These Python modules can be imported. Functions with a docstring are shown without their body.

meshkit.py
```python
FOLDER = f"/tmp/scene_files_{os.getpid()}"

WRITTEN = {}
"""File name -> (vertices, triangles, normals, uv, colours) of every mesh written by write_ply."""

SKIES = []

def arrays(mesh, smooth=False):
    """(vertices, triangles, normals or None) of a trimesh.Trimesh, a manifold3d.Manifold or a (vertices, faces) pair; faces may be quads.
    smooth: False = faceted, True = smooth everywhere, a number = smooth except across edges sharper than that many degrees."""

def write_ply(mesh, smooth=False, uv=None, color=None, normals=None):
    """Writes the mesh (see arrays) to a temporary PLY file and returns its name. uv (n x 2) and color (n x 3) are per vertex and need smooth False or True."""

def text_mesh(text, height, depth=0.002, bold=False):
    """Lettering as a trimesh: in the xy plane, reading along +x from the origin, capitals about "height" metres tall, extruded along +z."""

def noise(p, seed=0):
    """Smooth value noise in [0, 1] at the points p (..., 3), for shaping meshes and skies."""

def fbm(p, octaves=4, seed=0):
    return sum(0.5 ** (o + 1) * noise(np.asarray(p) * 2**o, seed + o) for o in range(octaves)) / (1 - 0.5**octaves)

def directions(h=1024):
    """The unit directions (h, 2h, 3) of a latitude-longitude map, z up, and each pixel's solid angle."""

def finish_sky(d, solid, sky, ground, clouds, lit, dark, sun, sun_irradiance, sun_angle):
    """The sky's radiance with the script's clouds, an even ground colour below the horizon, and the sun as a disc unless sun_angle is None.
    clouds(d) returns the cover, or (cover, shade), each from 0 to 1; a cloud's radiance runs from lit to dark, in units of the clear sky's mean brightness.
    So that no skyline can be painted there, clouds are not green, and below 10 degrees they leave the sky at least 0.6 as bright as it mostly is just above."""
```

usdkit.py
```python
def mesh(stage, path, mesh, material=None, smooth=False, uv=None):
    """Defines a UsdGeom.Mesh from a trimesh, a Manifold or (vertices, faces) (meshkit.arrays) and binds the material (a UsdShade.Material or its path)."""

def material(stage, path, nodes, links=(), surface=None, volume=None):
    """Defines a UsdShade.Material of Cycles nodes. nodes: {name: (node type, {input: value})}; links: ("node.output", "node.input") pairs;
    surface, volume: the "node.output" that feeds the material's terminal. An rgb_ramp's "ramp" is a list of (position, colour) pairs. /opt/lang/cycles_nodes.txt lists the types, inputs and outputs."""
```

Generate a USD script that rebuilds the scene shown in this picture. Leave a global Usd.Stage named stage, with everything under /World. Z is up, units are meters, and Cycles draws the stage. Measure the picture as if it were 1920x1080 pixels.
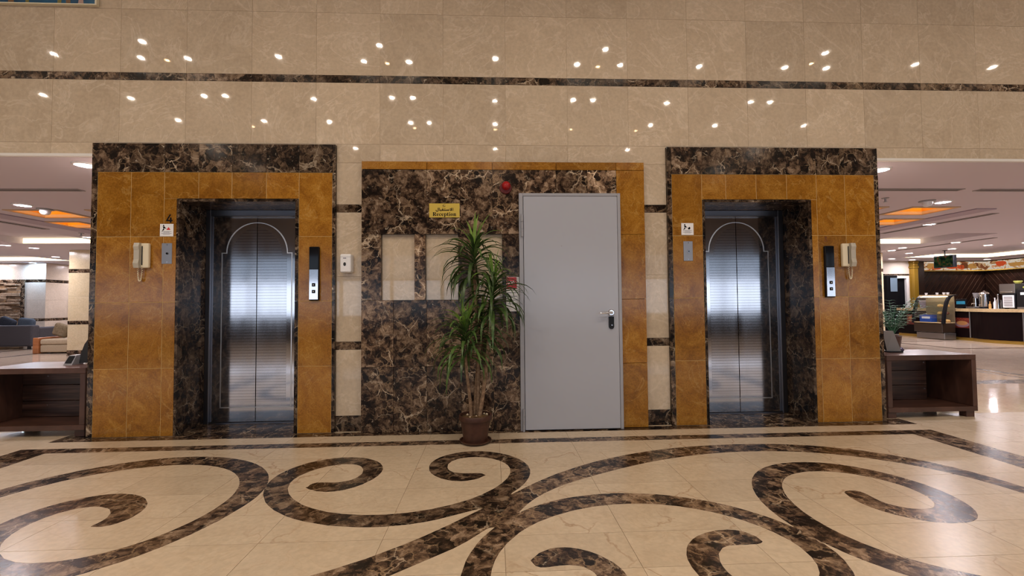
import math, random
import numpy as np
import trimesh
import manifold3d as m3
import usdkit
import meshkit
from pxr import Usd, UsdGeom, UsdLux, UsdShade, Gf, Sdf

# ------------------------------------------------------------------ stage, camera, exposure, light
stage = Usd.Stage.CreateInMemory()
UsdGeom.SetStageUpAxis(stage, UsdGeom.Tokens.z)
UsdGeom.SetStageMetersPerUnit(stage, 1.0)
UsdGeom.Xform.Define(stage, '/World')
UsdGeom.Scope.Define(stage, '/World/Looks')

FOCAL_PX = 834.4
cam = UsdGeom.Camera.Define(stage, '/World/Camera')
cam.CreateHorizontalApertureAttr(36.0)
cam.CreateFocalLengthAttr(36.0 * FOCAL_PX / 1920.0)
cam.CreateExposureAttr(0.0)
CAM_RIGHT = (0.998998, -0.043907, -0.008645)
CAM_FWD = (0.044179, 0.998432, 0.034363)
CAM_UP = (0.007122, -0.034711, 0.999372)
cam_m = Gf.Matrix4d(*CAM_RIGHT, 0, *CAM_UP, 0, -CAM_FWD[0], -CAM_FWD[1], -CAM_FWD[2], 0, 0.0, -4.145, 1.16, 1)
cam.AddTransformOp().Set(cam_m)

LAMP_HALL = 820.0       # radiance of the hall's recessed lamps
LAMP_LOBBY = 300.0       # radiance of the lobby's recessed lamps
DAYLIGHT = 2.6          # radiance of the daylit entrance glazing

dome = UsdLux.DomeLight.Define(stage, '/World/Sky')
dome.CreateIntensityAttr(0.02)
dome.CreateColorAttr(Gf.Vec3f(0.8, 0.88, 1.0))

# ------------------------------------------------------------------ helpers: prims
_used = {}


def numbered(parent, name):
    k = (parent, name)
    n = _used.get(k, 0)
    _used[k] = n + 1
    return name if n == 0 else '%s_%03d' % (name, n)


def tag(prim, label=None, category=None, group=None, kind=None):
    for k, v in (('label', label), ('category', category), ('group', group), ('kind', kind)):
        if v:
            prim.SetCustomDataByKey(k, v)


class Node:
    """A prim; meshes are given in world coordinates and stored relative to the thing's base."""

    def __init__(self, path, loc):
        self.path, self.loc = path, np.asarray(loc, float)
        self.prim = stage.GetPrimAtPath(path)

    def part(self, name, mesh, mat, smooth=False, label=None, kind=None):
        p = self.path + '/' + numbered(self.path, name)
        v, f = arr(mesh)
        usdkit.mesh(stage, p, (v - self.loc, f), mat, smooth=smooth)
        n = Node(p, self.loc)
        tag(n.prim, label=label, kind=kind)
        return n


def arr(mesh):
    if hasattr(mesh, 'to_mesh'):
        m = mesh.to_mesh()
        return np.array(m.vert_properties[:, :3], float), np.array(m.tri_verts)
    if isinstance(mesh, tuple):
        return np.asarray(mesh[0], float), np.asarray(mesh[1], int)
    return np.array(mesh.vertices, float), np.array(mesh.faces)


def thing(name, loc, label, category, group=None, kind=None):
    p = '/World/' + numbered('/World', name)
    x = UsdGeom.Xform.Define(stage, p)
    x.AddTranslateOp().Set(Gf.Vec3d(*map(float, loc)))
    tag(x.GetPrim(), label, category, group, kind)
    return Node(p, loc)


def single(name, mesh, mat, label, category, group=None, kind=None, smooth=False):
    p = '/World/' + numbered('/World', name)
    v, f = arr(mesh)
    c = np.array([(v[:, 0].min() + v[:, 0].max()) / 2, (v[:, 1].min() + v[:, 1].max()) / 2, v[:, 2].min()])
    m = usdkit.mesh(stage, p, (v - c, f), mat, smooth=smooth)
    m.AddTranslateOp().Set(Gf.Vec3d(*c))
    tag(m.GetPrim(), label, category, group, kind)
    return Node(p, c)


def copy_of(node, loc, label, category, group=None, rotz=0.0, scale=None):
    name = node.path.split('/')[-1].rstrip('0123456789').rstrip('_')
    p = '/World/' + numbered('/World', name)
    x = UsdGeom.Xform.Define(stage, p)
    x.GetPrim().GetReferences().AddInternalReference(node.path)
    x.GetPrim().SetInstanceable(True)
    xf = UsdGeom.Xformable(x.GetPrim())
    xf.ClearXformOpOrder()
    t = x.GetPrim().GetAttribute('xformOp:translate')
    op = UsdGeom.XformOp(t) if t else xf.AddTranslateOp()
    op.Set(Gf.Vec3d(*map(float, loc)))
    order = [op]
    if rotz:
        r = xf.AddRotateZOp()
        r.Set(float(rotz))
        order = [op, r]
    xf.SetXformOpOrder(order)
    tag(x.GetPrim(), label, category, group)
    return Node(p, loc)


# ------------------------------------------------------------------ helpers: shapes
def cat(*ms):
    vs, fs, n = [], [], 0
    for m in ms:
        if isinstance(m, list):
            if not m:
                continue
            m = cat(*m)
        v, f = arr(m)
        vs.append(v)
        fs.append(f + n)
        n += len(v)
    return np.vstack(vs), np.vstack(fs)


BF = np.array([[0, 2, 1], [0, 3, 2], [4, 5, 6], [4, 6, 7], [0, 1, 5], [0, 5, 4], [1, 2, 6], [1, 6, 5], [2, 3, 7], [2, 7, 6], [3, 0, 4], [3, 4, 7]])


def bx(x0, x1, y0, y1, z0, z1):
    v = np.array([[x0, y0, z0], [x1, y0, z0], [x1, y1, z0], [x0, y1, z0], [x0, y0, z1], [x1, y0, z1], [x1, y1, z1], [x0, y1, z1]], float)
    return v, BF.copy()


def hull(pts):
    return arr(m3.Manifold.hull_points(np.asarray(pts, float)))


def cbx(x0, x1, y0, y1, z0, z1, c=0.004):
    """box with chamfered edges"""
    c = min(c, (x1 - x0) / 2.2, (y1 - y0) / 2.2, (z1 - z0) / 2.2)
    p = []
    for x, sx in ((x0, 1), (x1, -1)):
        for y, sy in ((y0, 1), (y1, -1)):
            for z, sz in ((z0, 1), (z1, -1)):
                p += [(x + sx * c, y + sy * c, z), (x + sx * c, y, z + sz * c), (x, y + sy * c, z + sz * c)]
    return hull(p)


def rbx(x0, x1, y0, y1, z0, z1, r=0.02, n=3):
    """rounded box"""
    r = min(r, (x1 - x0) / 2.05, (y1 - y0) / 2.05, (z1 - z0) / 2.05)
    s = trimesh.creation.icosphere(n - 1, r).vertices
    p = [s + (x, y, z) for x in (x0 + r, x1 - r) for y in (y0 + r, y1 - r) for z in (z0 + r, z1 - r)]
    return hull(np.vstack(p))


def slab(u0, u1, w0, w1, front, back, axis='y', c=0.0015):
    """tile whose face points to -y (axis y: u=x, w=z), +x/-x (axis x: u=y, w=z) or -z/+z (axis z: u=x, w=y); chamfered face edges"""
    s = 1.0 if back > front else -1.0
    r = [(u0, w0), (u1, w0), (u1, w1), (u0, w1)]
    ri = [(u0 + c, w0 + c), (u1 - c, w0 + c), (u1 - c, w1 - c), (u0 + c, w1 - c)]
    P = [(a, front, b) for a, b in ri] + [(a, front + s * c, b) for a, b in r] + [(a, back, b) for a, b in r]
    F = [(0, 1, 2), (0, 2, 3), (8, 10, 9), (8, 11, 10)]
    for i in range(4):
        j = (i + 1) % 4
        F += [(i, 4 + i, 4 + j), (i, 4 + j, j), (4 + i, 8 + i, 8 + j), (4 + i, 8 + j, 4 + j)]
    P, F = np.array(P, float), np.array(F)
    if s < 0:
        F = F[:, ::-1]
    if axis == 'x':
        P = P[:, [1, 0, 2]]
        F = F[:, ::-1]
    elif axis == 'z':
        P = P[:, [0, 2, 1]]
        F = F[:, ::-1]
    return P, F


def extr(rings, z0, z1):
    """polygon rings (outer and holes, even-odd) extruded along z"""
    cs = m3.CrossSection([np.asarray(r, float) for r in rings], m3.FillRule.EvenOdd)
    return arr(cs.extrude(z1 - z0).translate((0, 0, z0)))


def upright(mesh, y):
    """xy drawing standing in the xz plane, its thickness coming out to -y from y"""
    v, f = arr(mesh)
    return np.stack([v[:, 0], y - v[:, 2], v[:, 1]], 1), f


def move(mesh, d):
    v, f = arr(mesh)
    return v + np.asarray(d, float), f


def turn(mesh, deg, axis, at=(0, 0, 0)):
    v, f = arr(mesh)
    R = trimesh.transformations.rotation_matrix(math.radians(deg), axis)[:3, :3]
    at = np.asarray(at, float)
    return (v - at) @ R.T + at, f


def flip_x(mesh, x):
    v, f = arr(mesh)
    v = v.copy()
    v[:, 0] = 2 * x - v[:, 0]
    return v, f[:, ::-1]


def cyl(x, y, z0, z1, r, n=24, r2=None):
    a = np.arange(n) * 2 * math.pi / n
    r2 = r if r2 is None else r2
    v = [(x + r * math.cos(t), y + r * math.sin(t), z0) for t in a] + [(x + r2 * math.cos(t), y + r2 * math.sin(t), z1) for t in a] + [(x, y, z0), (x, y, z1)]
    f = []
    for i in range(n):
        j = (i + 1) % n
        f += [(i, j, n + j), (i, n + j, n + i), (2 * n, j, i), (2 * n + 1, n + i, n + j)]
    return np.array(v, float), np.array(f)


def cyl_y(x, z, y0, y1, r, n=20, r2=None):
    v, f = cyl(0, 0, 0, abs(y1 - y0), r, n, r2)
    s = 1 if y1 > y0 else -1
    o = np.stack([x + v[:, 0], y0 + s * v[:, 2], z + v[:, 1]], 1)
    return o, (f[:, ::-1] if s > 0 else f)


def lathe(profile, at=(0, 0, 0), n=32):
    p = np.asarray(profile, float)
    a = np.arange(n) * 2 * math.pi / n
    v = np.stack([p[:, None, 0] * np.cos(a), p[:, None, 0] * np.sin(a), np.repeat(p[:, None, 1], n, 1)], -1).reshape(-1, 3) + np.asarray(at, float)
    f = []
    for i in range(len(p) - 1):
        for j in range(n):
            k = (j + 1) % n
            f += [(i * n + j, i * n + k, (i + 1) * n + k), (i * n + j, (i + 1) * n + k, (i + 1) * n + j)]
    return v, np.array(f)


def tube(points, radii, sides=8, caps=True):
    p = np.asarray(points, float)
    radii = np.broadcast_to(np.asarray(radii, float), (len(p),))
    t = np.gradient(p, axis=0)
    t /= np.linalg.norm(t, axis=1, keepdims=True) + 1e-12
    ref = np.array([0, 0, 1.0]) if abs(t[0, 2]) < 0.9 else np.array([1.0, 0, 0])
    a = np.cross(t, ref)
    a /= np.linalg.norm(a, axis=1, keepdims=True) + 1e-12
    b = np.cross(t, a)
    g = np.arange(sides) * 2 * math.pi / sides
    v = (p[:, None] + radii[:, None, None] * (np.cos(g)[None, :, None] * a[:, None] + np.sin(g)[None, :, None] * b[:, None])).reshape(-1, 3)
    f = []
    for i in range(len(p) - 1):
        for j in range(sides):
            k = (j + 1) % sides
            f += [(i * sides + j, (i + 1) * sides + k, i * sides + k), (i * sides + j, (i + 1) * sides + j, (i + 1) * sides + k)]
    if caps:
        n = len(v)
        v = np.vstack([v, p[:1], p[-1:]])
        e = (len(p) - 1) * sides
        for j in range(sides):
            k = (j + 1) % sides
            f += [(n, j, k), (n + 1, e + k, e + j)]
    return v, np.array(f)


# ------------------------------------------------------------------ materials
def look(name, nodes, links, surface):
    return usdkit.material(stage, '/World/Looks/' + name, nodes, links, surface=surface)


def plain(name, color, rough=0.5, metal=0.0, spec=0.5, **more):
    return look(name, {'p': ('principled_bsdf', {'base_color': color, 'roughness': rough, 'metallic': metal, 'specular_ior_level': spec, **more})}, [], 'p.BSDF')


def glow(name, color, strength):
    return look(name, {'e': ('emission', {'color': color, 'strength': strength})}, [], 'e.emission')


def shifted(nodes, links, amount=23.0, scale=(1, 1, 1), off=0.0):
    """world position, moved by a random amount for each slab, so that no two slabs carry the same veins"""
    nodes.update({'geo': ('geometry', {}), 'oi': ('object_info', {}),
                  'k1': ('math', {'math_type': 'multiply', 'value2': amount}), 'k2': ('math', {'math_type': 'multiply', 'value2': amount * 1.73}),
                  'cx': ('combine_xyz', {'y': 0.0}), 'pos0': ('vector_math', {'math_type': 'add'}),
                  'pos': ('mapping', {'mapping_type': 'point', 'scale': scale, 'location': (off, off * 0.37, off * 1.71)})})
    links += [('oi.random', 'k1.value1'), ('oi.random', 'k2.value1'), ('k1.value', 'cx.x'), ('k2.value', 'cx.z'),
              ('geo.position', 'pos0.vector1'), ('cx.vector', 'pos0.vector2'), ('pos0.vector', 'pos.vector')]


def cream_marble(name, lo, hi, vein, vein_amount, rough, tone=0.10, spec=0.5, cracks=0.0, off=0.0, gain=1.0):
    nodes, links = {}, []
    shifted(nodes, links, off=off)
    nodes.update({
        'n1': ('noise_texture', {'scale': 2.6, 'detail': 6.0, 'roughness': 0.6, 'distortion': 0.8}),
        'r1': ('rgb_ramp', {'ramp': [(0.30, lo), (0.70, hi)]}),
        'n2': ('noise_texture', {'scale': 1.9, 'detail': 4.0, 'roughness': 0.55, 'distortion': 2.4}),
        'r2': ('rgb_ramp', {'ramp': [(0.0, (0, 0, 0)), (0.472, (0, 0, 0)), (0.497, (1, 1, 1)), (0.503, (1, 1, 1)), (0.53, (0, 0, 0)), (1.0, (0, 0, 0))]}),
        'n3': ('noise_texture', {'scale': 5.0, 'detail': 3.0}),
        'va': ('math', {'math_type': 'multiply'}),
        'vb': ('math', {'math_type': 'multiply', 'value2': vein_amount * 1.8}),
        'mx': ('mix_color', {'b': vein}),
        'n4': ('noise_texture', {'scale': 34.0, 'detail': 4.0}),
        'r4': ('rgb_ramp', {'ramp': [(0.35, (0.93, 0.93, 0.93)), (0.65, (1.05, 1.05, 1.05))]}),
        'ml': ('mix_color', {'blend_type': 'multiply', 'fac': 1.0}),
        'tv': ('math', {'math_type': 'multiply_add', 'value2': tone, 'value3': gain * (1.0 - tone / 2)}),
        'hs': ('hsv', {'hue': 0.5, 'saturation': 1.0, 'fac': 1.0}),
        'p': ('principled_bsdf', {'roughness': rough, 'specular_ior_level': spec})})
    links += [('pos.vector', 'n1.vector'), ('pos.vector', 'n2.vector'), ('pos.vector', 'n3.vector'), ('pos.vector', 'n4.vector'),
              ('n1.fac', 'r1.fac'), ('n2.fac', 'r2.fac'), ('r2.color', 'va.value1'), ('n3.fac', 'va.value2'), ('va.value', 'vb.value1'),
              ('r1.color', 'mx.a'), ('vb.value', 'mx.fac'), ('n4.fac', 'r4.fac'), ('mx.result', 'ml.a'), ('r4.color', 'ml.b'),
              ('oi.random', 'tv.value1'), ('tv.value', 'hs.value'), ('ml.result', 'hs.color')]
    last = 'hs.color'
    if cracks:
        nodes.update({'cv': ('voronoi_texture', {'feature': 'distance_to_edge', 'scale': 1.7}), 'cd': ('vector_math', {'math_type': 'add'}),
                      'cn': ('noise_texture', {'scale': 4.0, 'detail': 5.0}), 'cs': ('vector_math', {'math_type': 'scale', 'scale': 0.34}),
                      'cr': ('rgb_ramp', {'ramp': [(0.0, (1, 1, 1)), (0.006, (0.6, 0.6, 0.6)), (0.014, (0, 0, 0)), (1.0, (0, 0, 0))]}),
                      'ca': ('math', {'math_type': 'multiply', 'value2': cracks}), 'cg': ('math', {'math_type': 'multiply'}),
                      'cm': ('mix_color', {'b': (0.30, 0.16, 0.07)}), 'cq': ('rgb_ramp', {'ramp': [(0.45, (0, 0, 0)), (0.62, (1, 1, 1))]}), 'cz': ('noise_texture', {'scale': 1.3, 'detail': 2.0})})
        links += [('pos.vector', 'cn.vector'), ('cn.color', 'cs.vector1'), ('pos.vector', 'cd.vector1'), ('cs.vector', 'cd.vector2'), ('cd.vector', 'cv.vector'),
                  ('cv.distance', 'cr.fac'), ('cr.color', 'ca.value1'), ('ca.value', 'cg.value1'), ('pos.vector', 'cz.vector'), ('cz.fac', 'cq.fac'), ('cq.color', 'cg.value2'),
                  (last, 'cm.a'), ('cg.value', 'cm.fac')]
        last = 'cm.result'
    links.append((last, 'p.base_color'))
    return look(name, nodes, links, 'p.BSDF')


def dark_marble(name, rough=0.1, light=1.0, spec=0.5, off=0.0, pale=1.0):
    """dark brown breccia marble: near black angular fragments in brown, pale thin cracks and specks"""
    nodes, links = {}, []
    shifted(nodes, links, off=off)
    L = light
    nodes.update({
        'w': ('noise_texture', {'scale': 8.0, 'detail': 5.0, 'roughness': 0.62}),
        'ws': ('vector_math', {'math_type': 'scale', 'scale': 0.13}),
        'wp': ('vector_math', {'math_type': 'add'}),
        'f': ('voronoi_texture', {'feature': 'f1', 'scale': 13.0}),
        'fs': ('separate_color', {}),
        'g': ('voronoi_texture', {'feature': 'f1', 'scale': 34.0}),
        'gs': ('separate_color', {}),
        'b': ('noise_texture', {'scale': 11.0, 'detail': 9.0, 'roughness': 0.74, 'distortion': 0.5}),
        'a1': ('math', {'math_type': 'multiply_add', 'value2': 0.22}),
        'a2': ('math', {'math_type': 'multiply_add', 'value2': 0.16}),
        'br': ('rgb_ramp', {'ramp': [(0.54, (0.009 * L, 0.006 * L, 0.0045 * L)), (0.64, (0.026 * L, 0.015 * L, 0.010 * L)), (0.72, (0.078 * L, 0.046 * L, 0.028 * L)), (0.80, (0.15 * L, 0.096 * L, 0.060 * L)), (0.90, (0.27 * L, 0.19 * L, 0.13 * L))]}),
        'v1': ('voronoi_texture', {'feature': 'distance_to_edge', 'scale': 4.6}),
        'v1r': ('rgb_ramp', {'ramp': [(0.0, (1, 1, 1)), (0.010, (0.8, 0.8, 0.8)), (0.024, (0, 0, 0)), (1.0, (0, 0, 0))]}),
        'v2': ('voronoi_texture', {'feature': 'distance_to_edge', 'scale': 13.0}),
        'v2r': ('rgb_ramp', {'ramp': [(0.0, (0.85, 0.85, 0.85)), (0.03, (0.45, 0.45, 0.45)), (0.075, (0, 0, 0)), (1.0, (0, 0, 0))]}),
        'k': ('noise_texture', {'scale': 5.0, 'detail': 4.0, 'distortion': 0.6}),
        'kr': ('rgb_ramp', {'ramp': [(0.46, (0.0, 0.0, 0.0)), (0.60, (1, 1, 1))]}),
        'm1': ('math', {'math_type': 'multiply'}), 'm2': ('math', {'math_type': 'multiply'}), 'm3': ('math', {'math_type': 'multiply', 'value2': 0.9 * pale}),
        'c1': ('mix_color', {'b': (0.46 * L, 0.36 * L, 0.26 * L)}), 'c2': ('mix_color', {'b': (0.27 * L, 0.18 * L, 0.105 * L)}),
        's': ('noise_texture', {'scale': 27.0, 'detail': 5.0, 'roughness': 0.7}),
        'sr': ('rgb_ramp', {'ramp': [(0.0, (0, 0, 0)), (0.635, (0, 0, 0)), (0.69, (0.85, 0.85, 0.85)), (1.0, (1, 1, 1))]}),
        'sm': ('math', {'math_type': 'multiply', 'value2': pale}),
        'c3': ('mix_color', {'b': (0.46, 0.39, 0.30)}),
        'tv': ('math', {'math_type': 'multiply_add', 'value2': 0.3, 'value3': 0.85}),
        'hs': ('hsv', {'hue': 0.5, 'saturation': 1.0, 'fac': 1.0}),
        'p': ('principled_bsdf', {'roughness': rough, 'specular_ior_level': spec})})
    links += [('pos.vector', 'w.vector'), ('w.color', 'ws.vector1'), ('pos.vector', 'wp.vector1'), ('ws.vector', 'wp.vector2'),
              ('wp.vector', 'f.vector'), ('f.color', 'fs.color'), ('wp.vector', 'g.vector'), ('g.color', 'gs.color'), ('pos.vector', 'b.vector'),
              ('fs.r', 'a1.value1'), ('b.fac', 'a1.value3'), ('gs.r', 'a2.value1'), ('a1.value', 'a2.value3'), ('a2.value', 'br.fac'),
              ('wp.vector', 'v1.vector'), ('wp.vector', 'v2.vector'),
              ('v1.distance', 'v1r.fac'), ('v2.distance', 'v2r.fac'), ('pos.vector', 'k.vector'), ('k.fac', 'kr.fac'),
              ('v1r.color', 'm1.value1'), ('kr.color', 'm1.value2'), ('m1.value', 'm3.value1'), ('v2r.color', 'm2.value1'), ('kr.color', 'm2.value2'),
              ('br.color', 'c2.a'), ('m2.value', 'c2.fac'), ('c2.result', 'c1.a'), ('m3.value', 'c1.fac'),
              ('wp.vector', 's.vector'), ('s.fac', 'sr.fac'), ('sr.color', 'sm.value1'), ('c1.result', 'c3.a'), ('sm.value', 'c3.fac'),
              ('oi.random', 'tv.value1'), ('tv.value', 'hs.value'), ('c3.result', 'hs.color'), ('hs.color', 'p.base_color')]
    return look(name, nodes, links, 'p.BSDF')


def gold_marble(name, off=0.0, gain=1.0):
    nodes, links = {}, []
    shifted(nodes, links, off=off)
    G = gain
    nodes.update({
        'n1': ('noise_texture', {'scale': 5.0, 'detail': 9.0, 'roughness': 0.72, 'distortion': 0.8}),
        'r1': ('rgb_ramp', {'ramp': [(0.34, (0.215 * G, 0.078 * G, 0.006 * G)), (0.5, (0.315 * G, 0.130 * G, 0.012 * G)), (0.66, (0.40 * G, 0.185 * G, 0.026 * G))]}),
        'n2': ('noise_texture', {'scale': 75.0, 'detail': 5.0, 'roughness': 0.75}),
        'r2': ('rgb_ramp', {'ramp': [(0.36, (0.74, 0.72, 0.66)), (0.60, (1.12, 1.16, 1.3))]}),
        'ml': ('mix_color', {'blend_type': 'multiply', 'fac': 1.0}),
        'n3': ('noise_texture', {'scale': 2.2, 'detail': 6.0, 'distortion': 1.2}),
        'r3': ('rgb_ramp', {'ramp': [(0.0, (0, 0, 0)), (0.492, (0, 0, 0)), (0.5, (0.30, 0.30, 0.30)), (0.508, (0, 0, 0)), (1.0, (0, 0, 0))]}),
        'mx': ('mix_color', {'b': (0.60, 0.38, 0.12)}),
        'tv': ('math', {'math_type': 'multiply_add', 'value2': 0.16, 'value3': 0.92}),
        'hs': ('hsv', {'hue': 0.5, 'saturation': 1.0, 'fac': 1.0}),
        'p': ('principled_bsdf', {'roughness': 0.17, 'specular_ior_level': 0.4})})
    links += [('pos.vector', 'n1.vector'), ('pos.vector', 'n2.vector'), ('pos.vector', 'n3.vector'), ('n1.fac', 'r1.fac'), ('n2.fac', 'r2.fac'),
              ('r1.color', 'ml.a'), ('r2.color', 'ml.b'), ('n3.fac', 'r3.fac'), ('ml.result', 'mx.a'), ('r3.color', 'mx.fac'),
              ('oi.random', 'tv.value1'), ('tv.value', 'hs.value'), ('mx.result', 'hs.color'), ('hs.color', 'p.base_color')]
    return look(name, nodes, links, 'p.BSDF')


_pick = random.Random(77)


def mat(key):
    """a material, or one of the alike slabs' variants"""
    m = M[key]
    return _pick.choice(m) if isinstance(m, list) else m


def wood(name, lo, mid, hi, stretch, rough=0.35, spec=0.5):
    nodes, links = {}, []
    shifted(nodes, links, scale=stretch)
    nodes.update({'n1': ('noise_texture', {'scale': 1.0, 'detail': 6.0, 'roughness': 0.6, 'distortion': 0.6}),
                  'r1': ('rgb_ramp', {'ramp': [(0.33, lo), (0.5, mid), (0.68, hi)]}),
                  'p': ('principled_bsdf', {'roughness': rough, 'specular_ior_level': spec})})
    links += [('pos.vector', 'n1.vector'), ('n1.fac', 'r1.fac'), ('r1.color', 'p.base_color')]
    return look(name, nodes, links, 'p.BSDF')


def speckled(name, lo, hi, scale, rough=0.6, spec=0.4, ramp=(0.35, 0.65)):
    nodes, links = {}, []
    shifted(nodes, links)
    nodes.update({'n1': ('noise_texture', {'scale': scale, 'detail': 4.0, 'roughness': 0.6}), 'r1': ('rgb_ramp', {'ramp': [(ramp[0], lo), (ramp[1], hi)]}),
                  'p': ('principled_bsdf', {'roughness': rough, 'specular_ior_level': spec})})
    links += [('pos.vector', 'n1.vector'), ('n1.fac', 'r1.fac'), ('r1.color', 'p.base_color')]
    return look(name, nodes, links, 'p.BSDF')


def steel(name, color, rough, stripes=False):
    nodes = {'geo': ('geometry', {}), 'mp': ('mapping', {'mapping_type': 'point', 'scale': (9.0, 9.0, 0.8)}), 'n': ('noise_texture', {'scale': 1.0, 'detail': 2.0}),
             'rr': ('map_range', {'from_min': 0.3, 'from_max': 0.7, 'to_min': rough * 0.85, 'to_max': rough * 1.2}),
             'p': ('principled_bsdf', {'metallic': 1.0, 'base_color': color})}
    links = [('geo.position', 'mp.vector'), ('mp.vector', 'n.vector'), ('n.fac', 'rr.value'), ('rr.result', 'p.roughness')]
    if stripes:
        nodes.update({'sp': ('separate_xyz', {}), 'm1': ('math', {'math_type': 'multiply', 'value2': 1 / 0.0285}), 'm2': ('math', {'math_type': 'fraction'}),
                      'rp': ('rgb_ramp', {'ramp': [(0.0, tuple(0.66 * c for c in color)), (0.18, tuple(0.66 * c for c in color)), (0.26, color), (0.80, color), (0.9, tuple(1.2 * c for c in color)), (1.0, tuple(0.85 * c for c in color))]})})
        links += [('geo.position', 'sp.vector'), ('sp.z', 'm1.value1'), ('m1.value', 'm2.value1'), ('m2.value', 'rp.fac'), ('rp.color', 'p.base_color')]
    return look(name, nodes, links, 'p.BSDF')


M = {}
M['wall_cream'] = [cream_marble('wall_cream_%d' % i, (0.50, 0.395, 0.285), (0.575, 0.465, 0.345), (0.70, 0.59, 0.47), 0.42, 0.032, off=7.3 * i, gain=(1.0, 0.95, 1.03, 0.98)[i]) for i in range(4)]
M['wall_grout'] = plain('wall_grout', (0.56, 0.45, 0.33), 0.7)
M['floor_cream'] = [cream_marble('floor_cream_%d' % i, (0.54, 0.425, 0.305), (0.62, 0.505, 0.375), (0.46, 0.33, 0.21), 0.22, 0.25, tone=0.05, spec=0.36, cracks=0.6, off=5.1 * i, gain=(1.0, 0.97, 1.02)[i]) for i in range(3)]
M['floor_grout'] = plain('floor_grout', (0.22, 0.15, 0.09), 0.7)
M['dark'] = [dark_marble('dark_emperador_%d' % i, 0.13, light=(0.80, 0.62, 0.95)[i], spec=0.3, off=4.7 * i, pale=1.3) for i in range(3)]
M['dark_panel'] = [dark_marble('dark_panel_%d' % i, 0.16, light=(1.3, 0.95, 1.7, 1.1)[i], spec=0.22, off=3.9 * i + 1.3, pale=1.15) for i in range(4)]
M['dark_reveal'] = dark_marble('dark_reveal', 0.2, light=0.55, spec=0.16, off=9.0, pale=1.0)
M['dark_floor'] = [dark_marble('dark_floor_inlay_%d' % i, 0.24, light=(1.2, 1.0)[i], spec=0.3, off=6.1 * i + .7, pale=0.75) for i in range(2)]
M['gold'] = [gold_marble('golden_marble_%d' % i, off=3.3 * i, gain=(0.96, 0.85, 1.05, 0.91, 1.0)[i]) for i in range(5)]
M['gold_grout'] = plain('golden_grout', (0.60, 0.42, 0.17), 0.7)
M['dark_grout'] = plain('dark_grout', (0.10, 0.065, 0.04), 0.6)
M['steel'] = steel('brushed_steel', (0.52, 0.515, 0.54), 0.085)
M['steel_line'] = plain('polished_steel_line', (0.60, 0.58, 0.57), 0.32, 1.0)
M['steel_striped'] = steel('striped_steel', (0.47, 0.465, 0.49), 0.10, True)
M['steel_dark'] = plain('dark_steel_frame', (0.16, 0.16, 0.18), 0.3, 1.0)
M['chrome'] = plain('chrome', (0.8, 0.8, 0.82), 0.12, 1.0)
M['plate_steel'] = plain('plate_steel', (0.36, 0.35, 0.36), 0.38, 1.0)
M['door_paint'] = plain('grey_door_paint', (0.395, 0.405, 0.46), 0.22, spec=0.5)
M['frame_paint'] = plain('grey_frame_paint', (0.33, 0.33, 0.365), 0.3)
M['black'] = plain('black_plastic', (0.008, 0.008, 0.010), 0.35, spec=0.25)
M['black_gloss'] = plain('black_glass', (0.006, 0.006, 0.008), 0.06)
M['soft_black'] = plain('soft_black', (0.02, 0.02, 0.022), 0.6)
M['white_plastic'] = plain('white_plastic', (0.78, 0.77, 0.78), 0.3)
M['cream_plastic'] = plain('cream_plastic', (0.76, 0.66, 0.48), 0.35)
M['grey_plastic'] = plain('grey_beige_plastic', (0.47, 0.43, 0.36), 0.35)
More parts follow.
